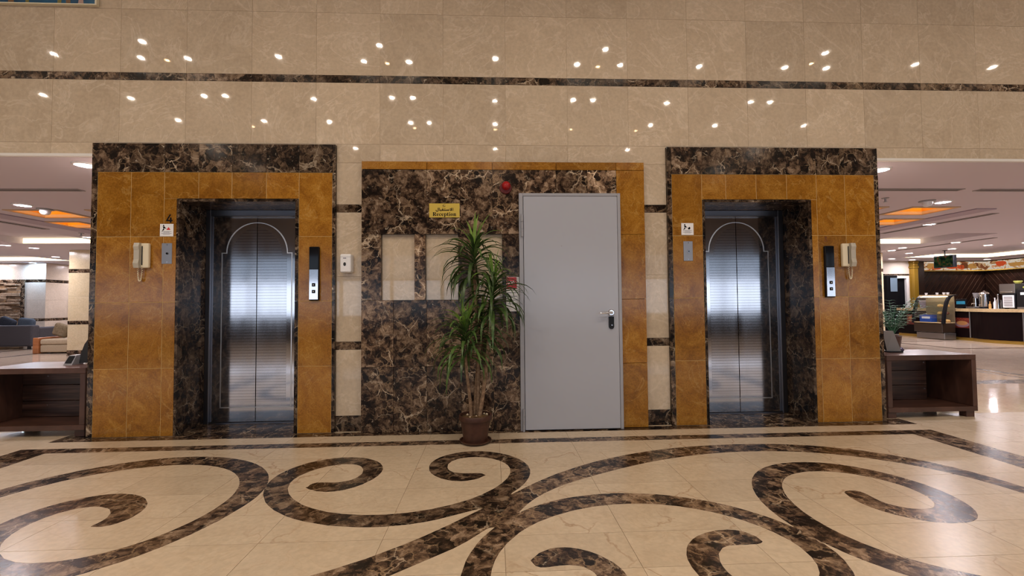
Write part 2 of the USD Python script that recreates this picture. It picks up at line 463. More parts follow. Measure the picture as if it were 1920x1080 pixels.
M['paper'] = plain('printed_white', (0.80, 0.79, 0.80), 0.35)
M['ink'] = plain('black_ink', (0.008, 0.007, 0.007), 0.6, spec=0.08)
M['grey_ink'] = plain('grey_ink', (0.28, 0.28, 0.32), 0.5)
M['red_ink'] = plain('red_ink', (0.62, 0.03, 0.03), 0.4)
M['brown_ink'] = plain('dark_red_ink', (0.12, 0.02, 0.005), 0.5)
M['brass_plate'] = plain('yellow_brass_plate', (0.63, 0.45, 0.075), 0.32, 0.25)
M['red_lens'] = plain('red_lens', (0.36, 0.008, 0.012), 0.2)
M['red_base'] = plain('red_plastic', (0.11, 0.005, 0.006), 0.35)
M['sign_red'] = plain('sign_red', (0.42, 0.012, 0.014), 0.3)
M['pot'] = speckled('brown_pot', (0.05, 0.02, 0.013), (0.075, 0.03, 0.019), 20.0, 0.45)
M['soil'] = speckled('soil', (0.03, 0.016, 0.008), (0.16, 0.09, 0.035), 70.0, 0.95)
M['stem'] = speckled('plant_stem', (0.14, 0.08, 0.045), (0.32, 0.21, 0.13), 34.0, 0.8)
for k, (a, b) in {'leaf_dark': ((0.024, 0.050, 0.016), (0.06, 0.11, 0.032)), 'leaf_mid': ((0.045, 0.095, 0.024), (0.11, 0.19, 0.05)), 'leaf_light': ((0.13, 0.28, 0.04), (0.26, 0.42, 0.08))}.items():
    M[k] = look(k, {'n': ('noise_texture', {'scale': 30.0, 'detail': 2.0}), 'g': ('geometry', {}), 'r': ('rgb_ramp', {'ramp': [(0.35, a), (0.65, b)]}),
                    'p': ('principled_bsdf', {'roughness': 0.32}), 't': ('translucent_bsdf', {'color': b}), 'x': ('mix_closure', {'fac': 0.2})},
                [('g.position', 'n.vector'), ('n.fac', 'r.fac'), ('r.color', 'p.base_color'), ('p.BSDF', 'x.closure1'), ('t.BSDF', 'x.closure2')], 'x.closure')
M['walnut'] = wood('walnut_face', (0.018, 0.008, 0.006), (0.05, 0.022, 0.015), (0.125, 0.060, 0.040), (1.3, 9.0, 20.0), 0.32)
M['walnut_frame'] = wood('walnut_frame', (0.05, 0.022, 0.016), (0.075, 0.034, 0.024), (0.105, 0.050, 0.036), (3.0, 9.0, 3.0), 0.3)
M['ceiling'] = plain('ceiling_paint', (0.60, 0.545, 0.60), 0.8, spec=0.2)
M['hall_ceiling'] = plain('hall_ceiling_paint', (0.60, 0.51, 0.41), 0.8, spec=0.2)
M['white_paint'] = plain('white_trim_paint', (0.74, 0.71, 0.68), 0.6)
M['lamp'] = glow('hall_lamp', (1.0, 0.87, 0.71), LAMP_HALL)
M['lamp_warm'] = glow('hall_warm_lamp', (1.0, 0.62, 0.30), LAMP_HALL * 0.16)
M['lobby_lamp'] = glow('lobby_lamp', (0.98, 0.92, 1.0), LAMP_LOBBY)
M['lobby_lamp_blue'] = glow('lobby_blue_lamp', (0.45, 0.68, 1.0), LAMP_LOBBY * 1.6)
M['cove'] = glow('cove_strip', (1.0, 0.80, 0.50), 2.6)
M['coffer_strip'] = glow('coffer_strip', (1.0, 0.52, 0.07), 14.0)
M['amber_paint'] = plain('amber_coffer_paint', (0.80, 0.46, 0.09), 0.6)
M['daylight'] = glow('daylit_glazing', (0.74, 0.84, 1.0), DAYLIGHT)
M['daylight_dim'] = glow('daylit_tinted_transom', (0.66, 0.80, 1.0), DAYLIGHT * 0.28)
M['slot'] = plain('slot_shadow_metal', (0.09, 0.07, 0.065), 0.6)
M['lobby_cream'] = cream_marble('lobby_cream', (0.60, 0.50, 0.40), (0.68, 0.58, 0.48), (0.74, 0.62, 0.5), 0.3, 0.22)
M['lobby_floor'] = cream_marble('lobby_floor', (0.60, 0.47, 0.36), (0.67, 0.54, 0.42), (0.5, 0.36, 0.25), 0.2, 0.10)
M['column_cream'] = cream_marble('column_cream', (0.66, 0.53, 0.33), (0.72, 0.60, 0.40), (0.76, 0.64, 0.46), 0.3, 0.2)
M['daylight_frame'] = plain('glazing_frame', (0.10, 0.09, 0.085), 0.4)

# ------------------------------------------------------------------ layout (metres; the elevator wall is the plane y = 0, the hall lies at y < 0, the lobby at y > 0)
GAP = 0.0015
HALL_X, HALL_Y, HALL_Z = 14.0, -11.0, 5.2
TILE_X = 9.5
LOBBY_Z = 2.53
ROWS = (0.0, 0.604, 1.196, 1.790, 2.381)
UX = [0.138 + 0.5905 * k for k in range(-17, 17)]

# outlines in millimetres: the floor scrolls (plan), the lettering of the reception sign (1000 wide)
SCROLLS = [[[[-3189,-1439,-3191,-1376,-3184,-1285,-3173,-1225,-3147,-1139,-3125,-1084,-3083,-1004,-3033,-929,-2975,-860,-2932,-817,-2863,-758,-2788,-706,-2708,-661,-2624,-625,-2538,-597,-2478,-584,-2388,-572,-2297,-569,-2206,-575,-2116,
 -590,-2028,-613,-1942,-645,-1860,-684,-1783,-731,-1735,-767,-1667,-826,-1606,-893,-1553,-966,-1523,-1018,-1485,-1102,-1465,-1159,-1446,-1248,-1439,-1308,-1438,-1368,-1447,-1457,-1485,-1629,-1539,-1769,-1600,-1879,-1655,-1956,-1696,-2003,
 -1787,-2085,-1851,-2126,-1878,-2125,-1960,-2151,-2049,-2164,-2141,-2164,-2229,-2148,-2286,-2130,-2341,-2104,-2415,-2052,-2481,-1987,-2535,-1911,-2577,-1827,-2604,-1737,-2612,-1666,-2646,-1631,-2645,-1543,-2625,-1455,-2601,-1400,-2568,
 -1351,-2502,-1290,-2422,-1250,-2363,-1237,-2302,-1236,-2212,-1257,-2155,-1283,-2104,-1319,-2041,-1386,-2011,-1439,-1994,-1498,-1992,-1557,-1996,-1585,-2020,-1631,-2039,-1647,-2063,-1658,-2093,-1661,-2128,-1657,-2131,-1647,-2124,-1617,
 -2123,-1588,-2128,-1556,-2155,-1500,-2196,-1456,-2222,-1438,-2280,-1416,-2338,-1412,-2394,-1428,-2415,-1442,-2452,-1484,-2476,-1535,-2486,-1593,-2484,-1652,-2470,-1711,-2445,-1768,-2411,-1820,-2344,-1890,-2266,-1944,-2181,-1978,-2092,
 -1991,-2004,-1985,-1918,-1962,-1839,-1922,-1769,-1867,-1728,-1824,-1694,-1776,-1664,-1724,-1628,-1639,-1610,-1580,-1594,-1490,-1590,-1396,-1594,-1332,-1604,-1272,-1630,-1184,-1654,-1128,-1698,-1050,-1734,-1001,-1794,-934,-1860,-878,-1910,
 -844,-1989,-802,-2073,-771,-2161,-752,-2253,-743,-2345,-745,-2436,-758,-2552,-789,-2637,-824,-2743,-885,-2814,-941,-2879,-1008,-2949,-1103,-2994,-1184,-3038,-1295,-3066,-1412,-3069,-1450,-3176,-1450]]],[[[-1196,-1216,-1186,-1207,-1185,
 -1176,-1174,-1152,-1155,-1141,-1129,-1139,-1037,-1147,-1009,-1144,-956,-1121,-937,-1104,-922,-1083,-904,-1023,-903,-992,-915,-928,-945,-870,-965,-848,-989,-831,-1017,-819,-1076,-812,-1106,-815,-1164,-833,-1191,-849,-1239,-886,-1260,-909,
 -1295,-961,-1319,-1018,-1326,-1048,-1331,-1078,-1329,-1138,-1304,-1226,-1260,-1307,-1204,-1380,-1116,-1463,-1040,-1513,-933,-1566,-845,-1593,-726,-1615,-602,-1618,-480,-1603,-362,-1571,-250,-1522,-148,-1458,-77,-1399,3,-1309,51,-1234,91,
 -1149,114,-1062,117,-975,104,-916,79,-862,40,-811,-10,-769,-68,-739,-127,-725,-189,-728,-248,-747,-270,-762,-309,-805,-329,-862,-328,-927,-320,-959,-307,-987,-290,-1008,-265,-1027,-211,-1045,-99,-1049,-79,-1058,-54,-1087,-102,-1140,-129,
 -1158,-185,-1176,-213,-1178,-270,-1168,-297,-1157,-348,-1125,-392,-1082,-426,-1031,-448,-974,-461,-883,-454,-822,-434,-765,-403,-713,-361,-669,-284,-619,-199,-592,-112,-591,-26,-613,54,-655,103,-692,147,-735,184,-784,215,-837,245,-924,253,
 -1016,248,-1078,235,-1140,215,-1200,190,-1258,160,-1312,109,-1383,76,-1520,20,-1534,-34,-1555,-306,-1691,-363,-1712,-451,-1736,-570,-1752,-630,-1754,-720,-1749,-870,-1721,-1015,-1670,-1097,-1629,-1150,-1597,-1247,-1522,-1311,-1457,-1350,
 -1410,-1415,-1305,-1450,-1219,-1468,-1145,-1476,-1099,-1477,-1039,-1471,-979,-1455,-921,-1431,-865,-1398,-814,-1358,-768,-1310,-730,-1257,-700,-1198,-679,-1137,-667,-1075,-666,-986,-685,-931,-712,-861,-768,-824,-816,-797,-869,-780,-927,
 -776,-988,-784,-1049,-803,-1109,-848,-1189,-888,-1233,-935,-1267,-987,-1287,-1043,-1291,-1103,-1277,-1165,-1242]]],[[[-3025,-1327,-3044,-1387,-3057,-1444,-3062,-1503,-3062,-1564,-3043,-1683,-3005,-1798,-2949,-1907,-2915,-1960,-2857,-2034,
 -2772,-2121,-2653,-2212,-2550,-2272,-2415,-2331,-2268,-2374,-2119,-2401,-1970,-2414,-1785,-2413,-1632,-2399,-1452,-2368,-1335,-2339,-1190,-2297,-1049,-2246,-882,-2175,-825,-2177,-716,-2123,-585,-2044,-439,-1936,-347,-1858,-236,-1754,-53,
 -1567,21,-1536,77,-1521,105,-1404,289,-1216,426,-1097,599,-972,703,-907,810,-848,1003,-758,1201,-687,1434,-627,1583,-601,1763,-581,1945,-571,2098,-573,2250,-584,2370,-602,2517,-638,2631,-677,2767,-743,2870,-807,2964,-882,3048,-968,3121,
 -1063,3167,-1142,3215,-1254,3249,-1373,3264,-1464,3272,-1555,3271,-1646,3262,-1733,3239,-1750,3149,-1750,3157,-1714,3162,-1657,3162,-1597,3143,-1478,3105,-1362,3049,-1253,3015,-1200,2959,-1128,2874,-1041,2755,-949,2650,-888,2513,-829,2368,
 -786,2219,-759,2068,-746,1885,-747,1732,-761,1554,-792,1435,-821,1290,-863,1149,-914,1010,-972,873,-1036,712,-1120,553,-1211,451,-1278,379,-1333,312,-1394,249,-1461,195,-1535,148,-1616,111,-1701,87,-1787,79,-1859,69,-1855,28,-1808,9,-1795,
 0,-1793,-22,-1797,-44,-1815,-131,-1920,-195,-1983,-483,-2206,-527,-2206,-603,-2253,-710,-2312,-903,-2402,-1101,-2473,-1334,-2533,-1483,-2559,-1663,-2579,-1845,-2589,-1998,-2587,-2150,-2576,-2270,-2558,-2417,-2522,-2531,-2483,-2667,-2417,
 -2770,-2353,-2864,-2278,-2948,-2192,-3021,-2097,-3067,-2018,-3115,-1906,-3149,-1787,-3164,-1696,-3172,-1605,-3171,-1514,-3165,-1452,-3068,-1451,-3064,-1412,-3048,-1344]]],[[[-146,-2217,-128,-2089,-112,-2030,-81,-1944,-55,-1889,4,-1794,27,
 -1809,68,-1856,80,-1860,89,-1786,112,-1703,138,-1643,200,-1592,251,-1558,330,-1515,385,-1491,471,-1463,620,-1433,712,-1427,803,-1429,955,-1451,1044,-1475,1129,-1508,1212,-1548,1264,-1580,1337,-1633,1382,-1673,1443,-1739,1479,-1786,1523,
 -1862,1546,-1917,1563,-1973,1573,-2031,1573,-2121,1563,-2181,1531,-2269,1514,-2299,1518,-2315,1498,-2346,1458,-2392,1410,-2430,1357,-2460,1298,-2481,1237,-2493,1175,-2494,1086,-2475,1031,-2448,961,-2392,924,-2344,896,-2291,873,-2285,867,
 -2256,864,-2196,871,-2136,882,-2099,907,-2045,929,-2012,971,-1968,1005,-1943,1062,-1914,1124,-1895,1185,-1890,1221,-1896,1252,-1911,1276,-1934,1291,-1966,1295,-2010,1278,-2023,1257,-2030,1129,-2033,1105,-2038,1074,-2052,1032,-2098,1007,
 -2157,1000,-2197,999,-2239,1007,-2276,1012,-2283,1044,-2287,1066,-2313,1089,-2329,1115,-2341,1176,-2348,1206,-2345,1264,-2327,1302,-2302,1347,-2305,1355,-2302,1388,-2264,1419,-2208,1436,-2151,1442,-2064,1433,-2007,1403,-1927,1374,-1873,
 1323,-1804,1282,-1762,1209,-1703,1130,-1656,1046,-1618,957,-1591,868,-1575,776,-1569,681,-1573,561,-1594,444,-1632,334,-1685,234,-1751,167,-1811,127,-1855,60,-1953,21,-2035,2,-2094,-11,-2155,-17,-2213,-8,-2226,-3,-2245,21,-2298,60,-2349,
 110,-2391,168,-2421,230,-2435,291,-2432,345,-2414,371,-2397,408,-2357,421,-2330,429,-2298,428,-2251,436,-2245,437,-2235,431,-2210,415,-2185,397,-2167,374,-2155,332,-2146,292,-2147,230,-2157,202,-2156,182,-2143,164,-2101,208,-2045,260,
 -2013,288,-2005,331,-2003,359,-2007,402,-2022,442,-2044,479,-2074,529,-2136,549,-2179,558,-2209,563,-2256,554,-2338,534,-2395,503,-2447,461,-2491,384,-2541,299,-2568,212,-2569,126,-2547,46,-2505,-3,-2468,-47,-2425,-84,-2376,-115,-2323,
 -145,-2236]]],[[[1762,-2328,1710,-2274,1657,-2203,1613,-2125,1574,-2029,1565,-1973,1546,-1913,1538,-1866,1532,-1775,1536,-1683,1549,-1592,1572,-1502,1604,-1415,1646,-1333,1695,-1256,1753,-1187,1819,-1126,1893,-1075,1974,-1036,2060,-1009,
 2151,-996,2241,-996,2329,-1012,2386,-1030,2441,-1056,2515,-1108,2581,-1173,2635,-1249,2677,-1333,2704,-1423,2714,-1516,2710,-1579,2690,-1670,2668,-1727,2638,-1778,2600,-1822,2557,-1857,2506,-1882,2451,-1896,2364,-1897,2278,-1873,2225,
 -1844,2179,-1805,2141,-1758,2113,-1702,2099,-1641,2099,-1575,2116,-1507,2133,-1490,2168,-1481,2201,-1484,2222,-1500,2229,-1527,2229,-1628,2238,-1657,2256,-1683,2301,-1719,2327,-1730,2382,-1740,2440,-1729,2466,-1716,2508,-1678,2525,-1654,
 2550,-1599,2563,-1537,2562,-1476,2547,-1415,2521,-1359,2483,-1306,2441,-1263,2391,-1225,2336,-1197,2276,-1178,2217,-1169,2156,-1168,2097,-1175,2040,-1191,1986,-1214,1937,-1244,1892,-1281,1832,-1351,1798,-1401,1757,-1485,1735,-1544,1712,
 -1636,1700,-1727,1700,-1820,1711,-1910,1725,-1968,1757,-2050,1786,-2102,1819,-2150,1861,-2194,1908,-2237,1983,-2290,2105,-2363,2175,-2389,2263,-2408,2353,-2417,2443,-2415,2536,-2402,2652,-2371,2739,-2335,2843,-2275,2914,-2219,2979,-2152,
 3049,-2057,3094,-1976,3138,-1865,3165,-1752,3239,-1751,3263,-1734,3267,-1702,3289,-1721,3291,-1784,3284,-1875,3273,-1935,3247,-2021,3225,-2076,3183,-2156,3133,-2231,3075,-2300,3032,-2343,2963,-2402,2888,-2454,2808,-2499,2724,-2535,2638,
 -2563,2578,-2576,2488,-2588,2397,-2591,2306,-2585,2216,-2570,2128,-2547,2042,-2515,1960,-2476,1883,-2429,1835,-2393]]]]
LETTERS = {"reception":[[[379,-52,389,-48,392,-39,392,32,389,41,380,45,380,51,425,51,426,39,439,49,452,54,469,53,480,47,488,29,488,-40,492,-49,500,-52,500,-58,443,-58,443,-52,452,-49,455,-42,455,26,448,37,436,35,425,23,425,-44,429,-50,436,
 -52,436,-58,379,-58]],[[262,12,269,32,288,51,306,57,335,53,354,39,362,25,366,12,362,-27,354,-41,335,-55,322,-59,293,-55,279,-46,267,-29,262,-14],[299,36,299,-39,305,-49,317,-52,327,-45,332,-28,332,23,325,44,318,49,305,47]],[[191,-58,191,
 -52,202,-49,204,-40,204,33,202,42,193,45,193,51,237,51,237,-42,241,-50,249,-52,249,-58]],[[203,82,204,95,216,105,229,104,239,92,237,79,226,69,210,72]],[[112,49,150,93,156,93,156,54,178,53,178,42,156,41,156,-33,160,-41,168,-41,177,-31,183,
 -32,175,-48,161,-58,136,-58,124,-46,122,41,112,42]],[[-19,-105,-19,-99,-9,-95,-6,-83,-6,33,-9,44,-18,48,-18,53,25,53,27,41,37,52,49,57,75,52,91,33,97,13,96,-19,88,-40,77,-52,61,-59,43,-58,27,-49,28,-91,34,-98,44,-99,44,-105],[27,-32,33,
 -42,46,-46,57,-38,61,-30,62,22,58,35,48,42,37,40,27,26]],[[-124,-13,-124,11,-120,27,-102,48,-89,54,-69,55,-54,51,-41,39,-34,22,-32,2,-90,1,-86,-23,-74,-38,-57,-40,-37,-26,-31,-29,-52,-53,-70,-59,-85,-59,-101,-53,-117,-35],[-90,13,-61,12,
 -62,37,-68,47,-77,48,-85,43,-90,30]],[[-227,-14,-227,8,-222,25,-215,37,-198,51,-181,57,-163,57,-149,52,-138,41,-137,24,-144,16,-157,16,-163,21,-164,41,-171,48,-185,44,-194,26,-193,-12,-180,-35,-169,-41,-156,-41,-140,-31,-135,-33,-151,-52,
 -171,-59,-187,-59,-204,-52,-218,-37]],[[-333,-13,-333,11,-328,27,-310,48,-297,54,-277,55,-262,51,-249,39,-242,22,-241,2,-299,1,-295,-23,-283,-38,-266,-40,-246,-26,-240,-29,-261,-53,-279,-59,-294,-59,-309,-53,-326,-35],[-299,13,-269,12,
 -270,37,-277,47,-286,48,-294,43,-299,29]],[[-500,-58,-500,-52,-486,-49,-480,-39,-480,82,-486,93,-500,95,-500,101,-403,100,-382,94,-369,86,-360,67,-361,46,-370,32,-394,19,-354,-42,-345,-50,-337,-52,-337,-58,-388,-58,-437,16,-442,15,-441,
 -41,-436,-49,-421,-52,-421,-58],[-442,25,-417,26,-401,43,-401,74,-414,91,-433,93,-441,87]]],"arabic":[[[459,114,495,114,500,-59,464,-59]],[[304,59,321,89,382,49,385,78,381,110,415,114,420,59,410,24,423,8,432,-10,433,-30,427,-44,415,-54,
 400,-59,320,-59,320,-21,364,18],[365,-23,388,-25,395,-22,398,-16,388,-3]],[[-316,114,-280,114,-274,-10,-269,-21,-259,-25,-238,-24,-228,-16,-219,24,-184,19,-187,-13,-180,-21,-168,-25,-137,-24,-146,-1,-146,13,-140,30,-116,50,-89,54,-67,45,
 -52,24,-50,1,-58,-24,-24,-25,-13,-21,-4,-8,2,25,6,25,37,19,34,-10,40,-20,47,-24,81,-22,88,-12,96,21,130,16,126,-14,130,-21,139,-25,157,-24,167,-11,175,24,209,18,206,-18,213,-24,231,-25,241,-21,246,-13,244,10,233,45,268,55,281,11,281,-25,
 265,-49,237,-60,202,-56,188,-43,176,-55,159,-60,125,-57,110,-45,84,-59,50,-60,24,-52,16,-42,-1,-55,-23,-60,-65,-59,-99,-50,-125,-57,-173,-60,-195,-54,-206,-43,-217,-53,-232,-59,-277,-59,-299,-49,-310,-28],[-111,1,-100,-14,-96,-13,-85,2,
 -87,15,-95,21,-105,19]],[[23,61,26,75,35,82,49,79,56,69,53,55,44,48,30,50]],[[-17,61,-15,75,-6,82,8,79,15,70,13,56,3,49,-10,52]],[[-92,89,-89,103,-80,110,-66,107,-59,97,-61,83,-71,76,-85,78]],[[-132,89,-130,103,-121,110,-107,107,-100,98,
 -102,84,-111,77,-125,79]],[[-229,-102,-226,-88,-216,-79,-203,-81,-194,-92,-196,-107,-206,-114,-219,-113]],[[-500,-61,-499,-33,-490,-3,-485,-1,-456,-11,-464,-49,-460,-60,-449,-71,-437,-76,-414,-77,-396,-71,-388,-64,-379,-40,-383,114,-347,
 114,-343,-35,-349,-64,-361,-86,-376,-100,-393,-108,-412,-112,-445,-111,-481,-96,-492,-84]]],"g":[[[-500,-46,-465,209,-394,330,-294,422,-74,500,89,493,280,436,330,500,365,500,365,167,323,174,264,298,142,413,39,450,-54,443,-136,399,-209,289,
 -252,-24,-230,-203,-180,-333,-113,-406,-10,-450,127,-428,167,-358,159,-150,126,-111,25,-96,25,-60,500,-60,500,-96,434,-104,394,-137,379,-422,82,-500,-60,-500,-209,-465,-323,-401,-422,-294,-479,-167]]]}


# ---- floor: cream tiles cut round the dark scrolls
def shp(rings):
    from shapely.geometry import Polygon
    return Polygon([tuple(p) for p in np.reshape(rings[0], (-1, 2)) / 1000.0], [[tuple(p) for p in np.reshape(r, (-1, 2)) / 1000.0] for r in rings[1:]])


def rings_of(g):
    return [np.array(r.coords)[:-1] for r in [g.exterior, *g.interiors]]


def polys_of(g):
    return [q for q in (g.geoms if hasattr(g, 'geoms') else [g]) if q.geom_type == 'Polygon' and q.area > 2e-4]


def build_floor():
    from shapely.geometry import box
    from shapely.ops import unary_union
    fl = thing('floor', (0, 0, 0), 'polished cream marble tile floor with dark brown marble scroll inlay before the elevators', 'floor', kind='structure')
    fl.part('bedding', bx(-18, 19, -11.3, 12.5, -0.14, -0.0022), M['floor_grout'])
    scrolls = [shp(r) for group in SCROLLS for r in group]
    area = lambda xa, xb, ya, yb: box(xa, ya, xb, yb)
    bands = [area(-3.85, 3.90, -0.408, -0.297), area(-3.85, 3.90, -2.87, -2.757), area(-3.85, -3.56, -2.757, -0.408), area(3.63, 3.90, -2.757, -0.408)]
    x_cut = [-3.82 + i * (3.96 + 3.82) / 13 for i in range(14)]
    strips = [area(a, b, -0.115, 0.0) for a, b in zip(x_cut[:-1], x_cut[1:])]
    sills = [area(-2.835, -2.32, 0.0, 0.40), area(-2.32, -1.80, 0.0, 0.40), area(2.03, 2.56, 0.0, 0.40), area(2.56, 3.085, 0.0, 0.40)]
    wide = [area(-3.82, -3.61, 0.0, 0.10), area(3.775, 3.96, 0.0, 0.08)]
    lines = [area(-11.5, -11.35, 4.0, 8.6), area(-12.95, -12.80, 5.0, 9.6), area(10.9, 11.04, 5.85, 8.0), area(11.04, 13.0, 5.85, 5.97), area(11.04, 13.0, 7.78, 7.9),
             area(7.74, 7.82, 2.0, 3.1), area(8.0, 8.12, 2.0, 3.2), area(6.0, 9.4, 1.70, 1.98), area(-9.4, -6.0, 1.70, 1.98)]
    dark = unary_union([*scrolls, *bands, *strips, *sills, *wide, *lines])
    for g in scrolls:
        fl.part('scroll', extr(rings_of(g), -0.012, 0.0), mat('dark_floor'), label='dark brown marble scroll set in the cream floor')
    for g in bands:
        b = g.bounds
        n = max(1, round(max(b[2] - b[0], b[3] - b[1]) / 0.9))
        for i in range(n):
            if b[2] - b[0] > b[3] - b[1]:
                q = (b[0] + (b[2] - b[0]) * i / n, b[1], b[0] + (b[2] - b[0]) * (i + 1) / n, b[3])
            else:
                q = (b[0], b[1] + (b[3] - b[1]) * i / n, b[2], b[1] + (b[3] - b[1]) * (i + 1) / n)
            fl.part('border_band', slab(q[0] + .0006, q[2] - .0006, q[1] + .0006, q[3] - .0006, 0.0, -0.012, 'z', 0.0003), mat('dark_floor'))
    for g in strips + sills + wide:
        q = g.bounds
        fl.part('threshold_slab', slab(q[0] + .0006, q[2] - .0006, q[1] + .0006, q[3] - .0006, 0.0, -0.012, 'z', 0.0003), mat('dark'))
    for g in lines:
        q = g.bounds
        fl.part('inlay_line', slab(q[0], q[2], q[1], q[3], 0.0, -0.012, 'z', 0.0003), mat('dark_floor'))
    near, far = [], []
    for i in range(-30, 32):
        for j in range(-31, 47):
            x0, y0 = 0.05 + 0.6 * i, -1.58 + 0.302 * j
            t = box(x0 + 0.0011, y0 + 0.0011, x0 + 0.5989, y0 + 0.3009)
            shown = -4.9 < x0 < 4.9 and -3.0 < y0 < 0.0
            if y0 > 0.0 and -4.1 < x0 < 3.3 and y0 < 2.2:
                continue
            for g in polys_of(t.difference(dark.buffer(0.0009))):
                (near if shown else far).append(g)
    near.sort(key=lambda g: -g.area)
    for g in near[:290]:
        fl.part('tile', extr(rings_of(g), -0.012, 0.0), mat('floor_cream'))
    fl.part('far_tile', cat(*[extr(rings_of(g), -0.012, 0.0) for g in near[290:] + far]), M['lobby_floor'], kind='stuff')


# ---- the tall wall over the elevators
def rect_tile(node, x0, x1, z0, z1, y, key, name='tile', back=0.045, gap=GAP, label=None):
    if x1 - x0 > 0.012 and z1 - z0 > 0.012:
        node.part(name, slab(x0 + gap / 2, x1 - gap / 2, z0 + gap / 2, z1 - gap / 2, y, back, 'y', 0.0012), mat(key), label=label)


def build_back_wall():
    w = thing('wall_back', (0, 0, 0), 'tall cream marble wall with a thin dark marble band, above and between the elevators', 'wall', kind='structure')
    core = [bx(-3.60, -2.86, .033, .43, 0, 2.14), bx(-1.77, -1.19, .033, .43, 0, 2.14), bx(-1.19, 1.44, .033, .43, 0, 2.14), bx(1.44, 2.01, .033, .43, 0, 2.14),
            bx(3.09, 3.765, .033, .43, 0, 2.14), bx(-3.60, 3.765, .033, .43, 2.14, HALL_Z),
            bx(-HALL_X, -3.60, .033, .33, 2.557, HALL_Z), bx(3.765, HALL_X, .033, .33, 2.557, HALL_Z)]
    w.part('backing', cat(*core), M['wall_grout'])
    y = 0.03
    for z0, z1, mat_ in ((2.66, 3.244, 'wall_cream'), (3.244, 3.315, 'dark'), (3.315, 3.913, 'wall_cream'), (3.913, 4.51, 'wall_cream')):
        for a, b in zip(UX[:-1], UX[1:]):
            a, b = max(a, -TILE_X), min(b, TILE_X)
            if mat_ == 'dark':
                rect_tile(w, a, b, z0, z1, y - 0.001, mat_, 'band_slab', label='dark brown marble band slab')
            else:
                rect_tile(w, a, b, z0, z1, y, mat_)
    up = [slab(a + GAP / 2, b - GAP / 2, 4.512, 5.1, y, .045) for a, b in zip(UX[:-1], UX[1:])]
    w.part('upper_tile', cat(*up), mat('wall_cream'), kind='stuff')
    for a, b in zip(UX[:-1], UX[1:]):               # lowest course: over the openings, and between the elevator surrounds
        if b < -3.61 or a > 3.77:
            rect_tile(w, max(a, -TILE_X), min(b, TILE_X), 2.557, 2.658, y, 'wall_cream')
        else:
            for lo, hi, zb in ((-1.441, 1.676, 2.484), (-TILE_X, -3.607, 2.557), (3.77, TILE_X, 2.557)):
                p, q = max(a, lo), min(b, hi)
                rect_tile(w, p, q, zb, 2.658, y, 'wall_cream')
    for x0, x1, sp in ((-1.441, -1.197, (-1.441, -1.197)), (1.443, 1.676, (1.443, 1.676))):
        for z0, z1, mat_, nm in ((0.0, .144, 'dark', 'base_slab'), (.144, .745, 'wall_cream', 'tile'), (.745, .820, 'dark', 'band_slab'), (.820, 1.42, 'wall_cream', 'tile'),
                                (1.42, 2.017, 'wall_cream', 'tile'), (2.017, 2.092, 'dark', 'band_slab'), (2.092, 2.484, 'wall_cream', 'tile')):
            rect_tile(w, x0, x1, z0, z1, y - (0.001 if mat_ == 'dark' else 0), mat_, nm)
    for s, n in ((-1, 'left'), (1, 'right')):
        x = -3.60 if s < 0 else 3.765
        single('trim', bx(min(x, s * HALL_X), max(x, s * HALL_X), .025, .06, 2.532, 2.557), M['white_paint'], 'white painted edge strip under the cream wall over the %s opening' % n, 'trim', kind='structure')
    sh = thing('wall_shaft', (0, 0.43, 0), 'cream clad elevator shaft walls reaching back into the lobby', 'wall', kind='structure')
    sh.part('side_panel', bx(-3.60, -3.54, .43, 2.4, 0, LOBBY_Z), M['lobby_cream'])
    sh.part('side_panel', bx(3.70, 3.765, .43, 2.4, 0, LOBBY_Z), M['lobby_cream'])
    sh.part('back_panel', bx(-3.60, 3.765, 2.4, 2.46, 0, LOBBY_Z), M['lobby_cream'])


# ---- golden and dark marble surrounds of the two elevators
def surround(label, borders, gold, lintel, door_x, name='trim'):
    t = thing(name, ((borders[0][0] + borders[1][1]) / 2, 0.0, 0.0), label, 'elevator surround', kind='structure')
    x0, x1 = door_x
    t.part('backing', cat(bx(borders[0][0] + .004, x0 + .012, .0022, .0315, 0.002, 2.14), bx(x1 - .012, borders[1][1] - .004, .0022, .0315, 0.002, 2.14), bx(borders[0][0] + .004, borders[1][1] - .004, .0022, .0315, 2.14, 2.384)), M['gold_grout'])
    for a, b, top in borders:
        zs = list(ROWS) + [top] if top > 2.40 else list(ROWS)
        for z0, z1 in zip(zs[:-1], zs[1:]):
            rect_tile(t, a, b, z0, z1, -0.001, 'dark', 'border_slab', label='narrow dark marble border slab')
    for a, b, z0, z1 in gold:
        rect_tile(t, a, b, z0, z1, 0.0, 'gold', 'golden_tile', gap=0.0038, back=.0305)
    for a, b in zip(lintel[:-1], lintel[1:]):
        rect_tile(t, a, b, 2.381, 2.645, -0.002, 'dark', 'lintel_slab', label='dark veined marble lintel slab')
    for z0, z1 in zip((0.0, .604, 1.196, 1.79), (.604, 1.196, 1.79, 2.137)):
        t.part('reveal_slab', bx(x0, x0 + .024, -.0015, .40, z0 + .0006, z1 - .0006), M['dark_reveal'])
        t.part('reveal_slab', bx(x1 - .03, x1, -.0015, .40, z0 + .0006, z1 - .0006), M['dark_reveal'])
    n = 3
    for i in range(n):
        a, b = x0 + .0245 + (x1 - x0 - .055) * i / n, x0 + .0245 + (x1 - x0 - .055) * (i + 1) / n
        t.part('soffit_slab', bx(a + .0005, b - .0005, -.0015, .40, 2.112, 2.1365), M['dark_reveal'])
    return t


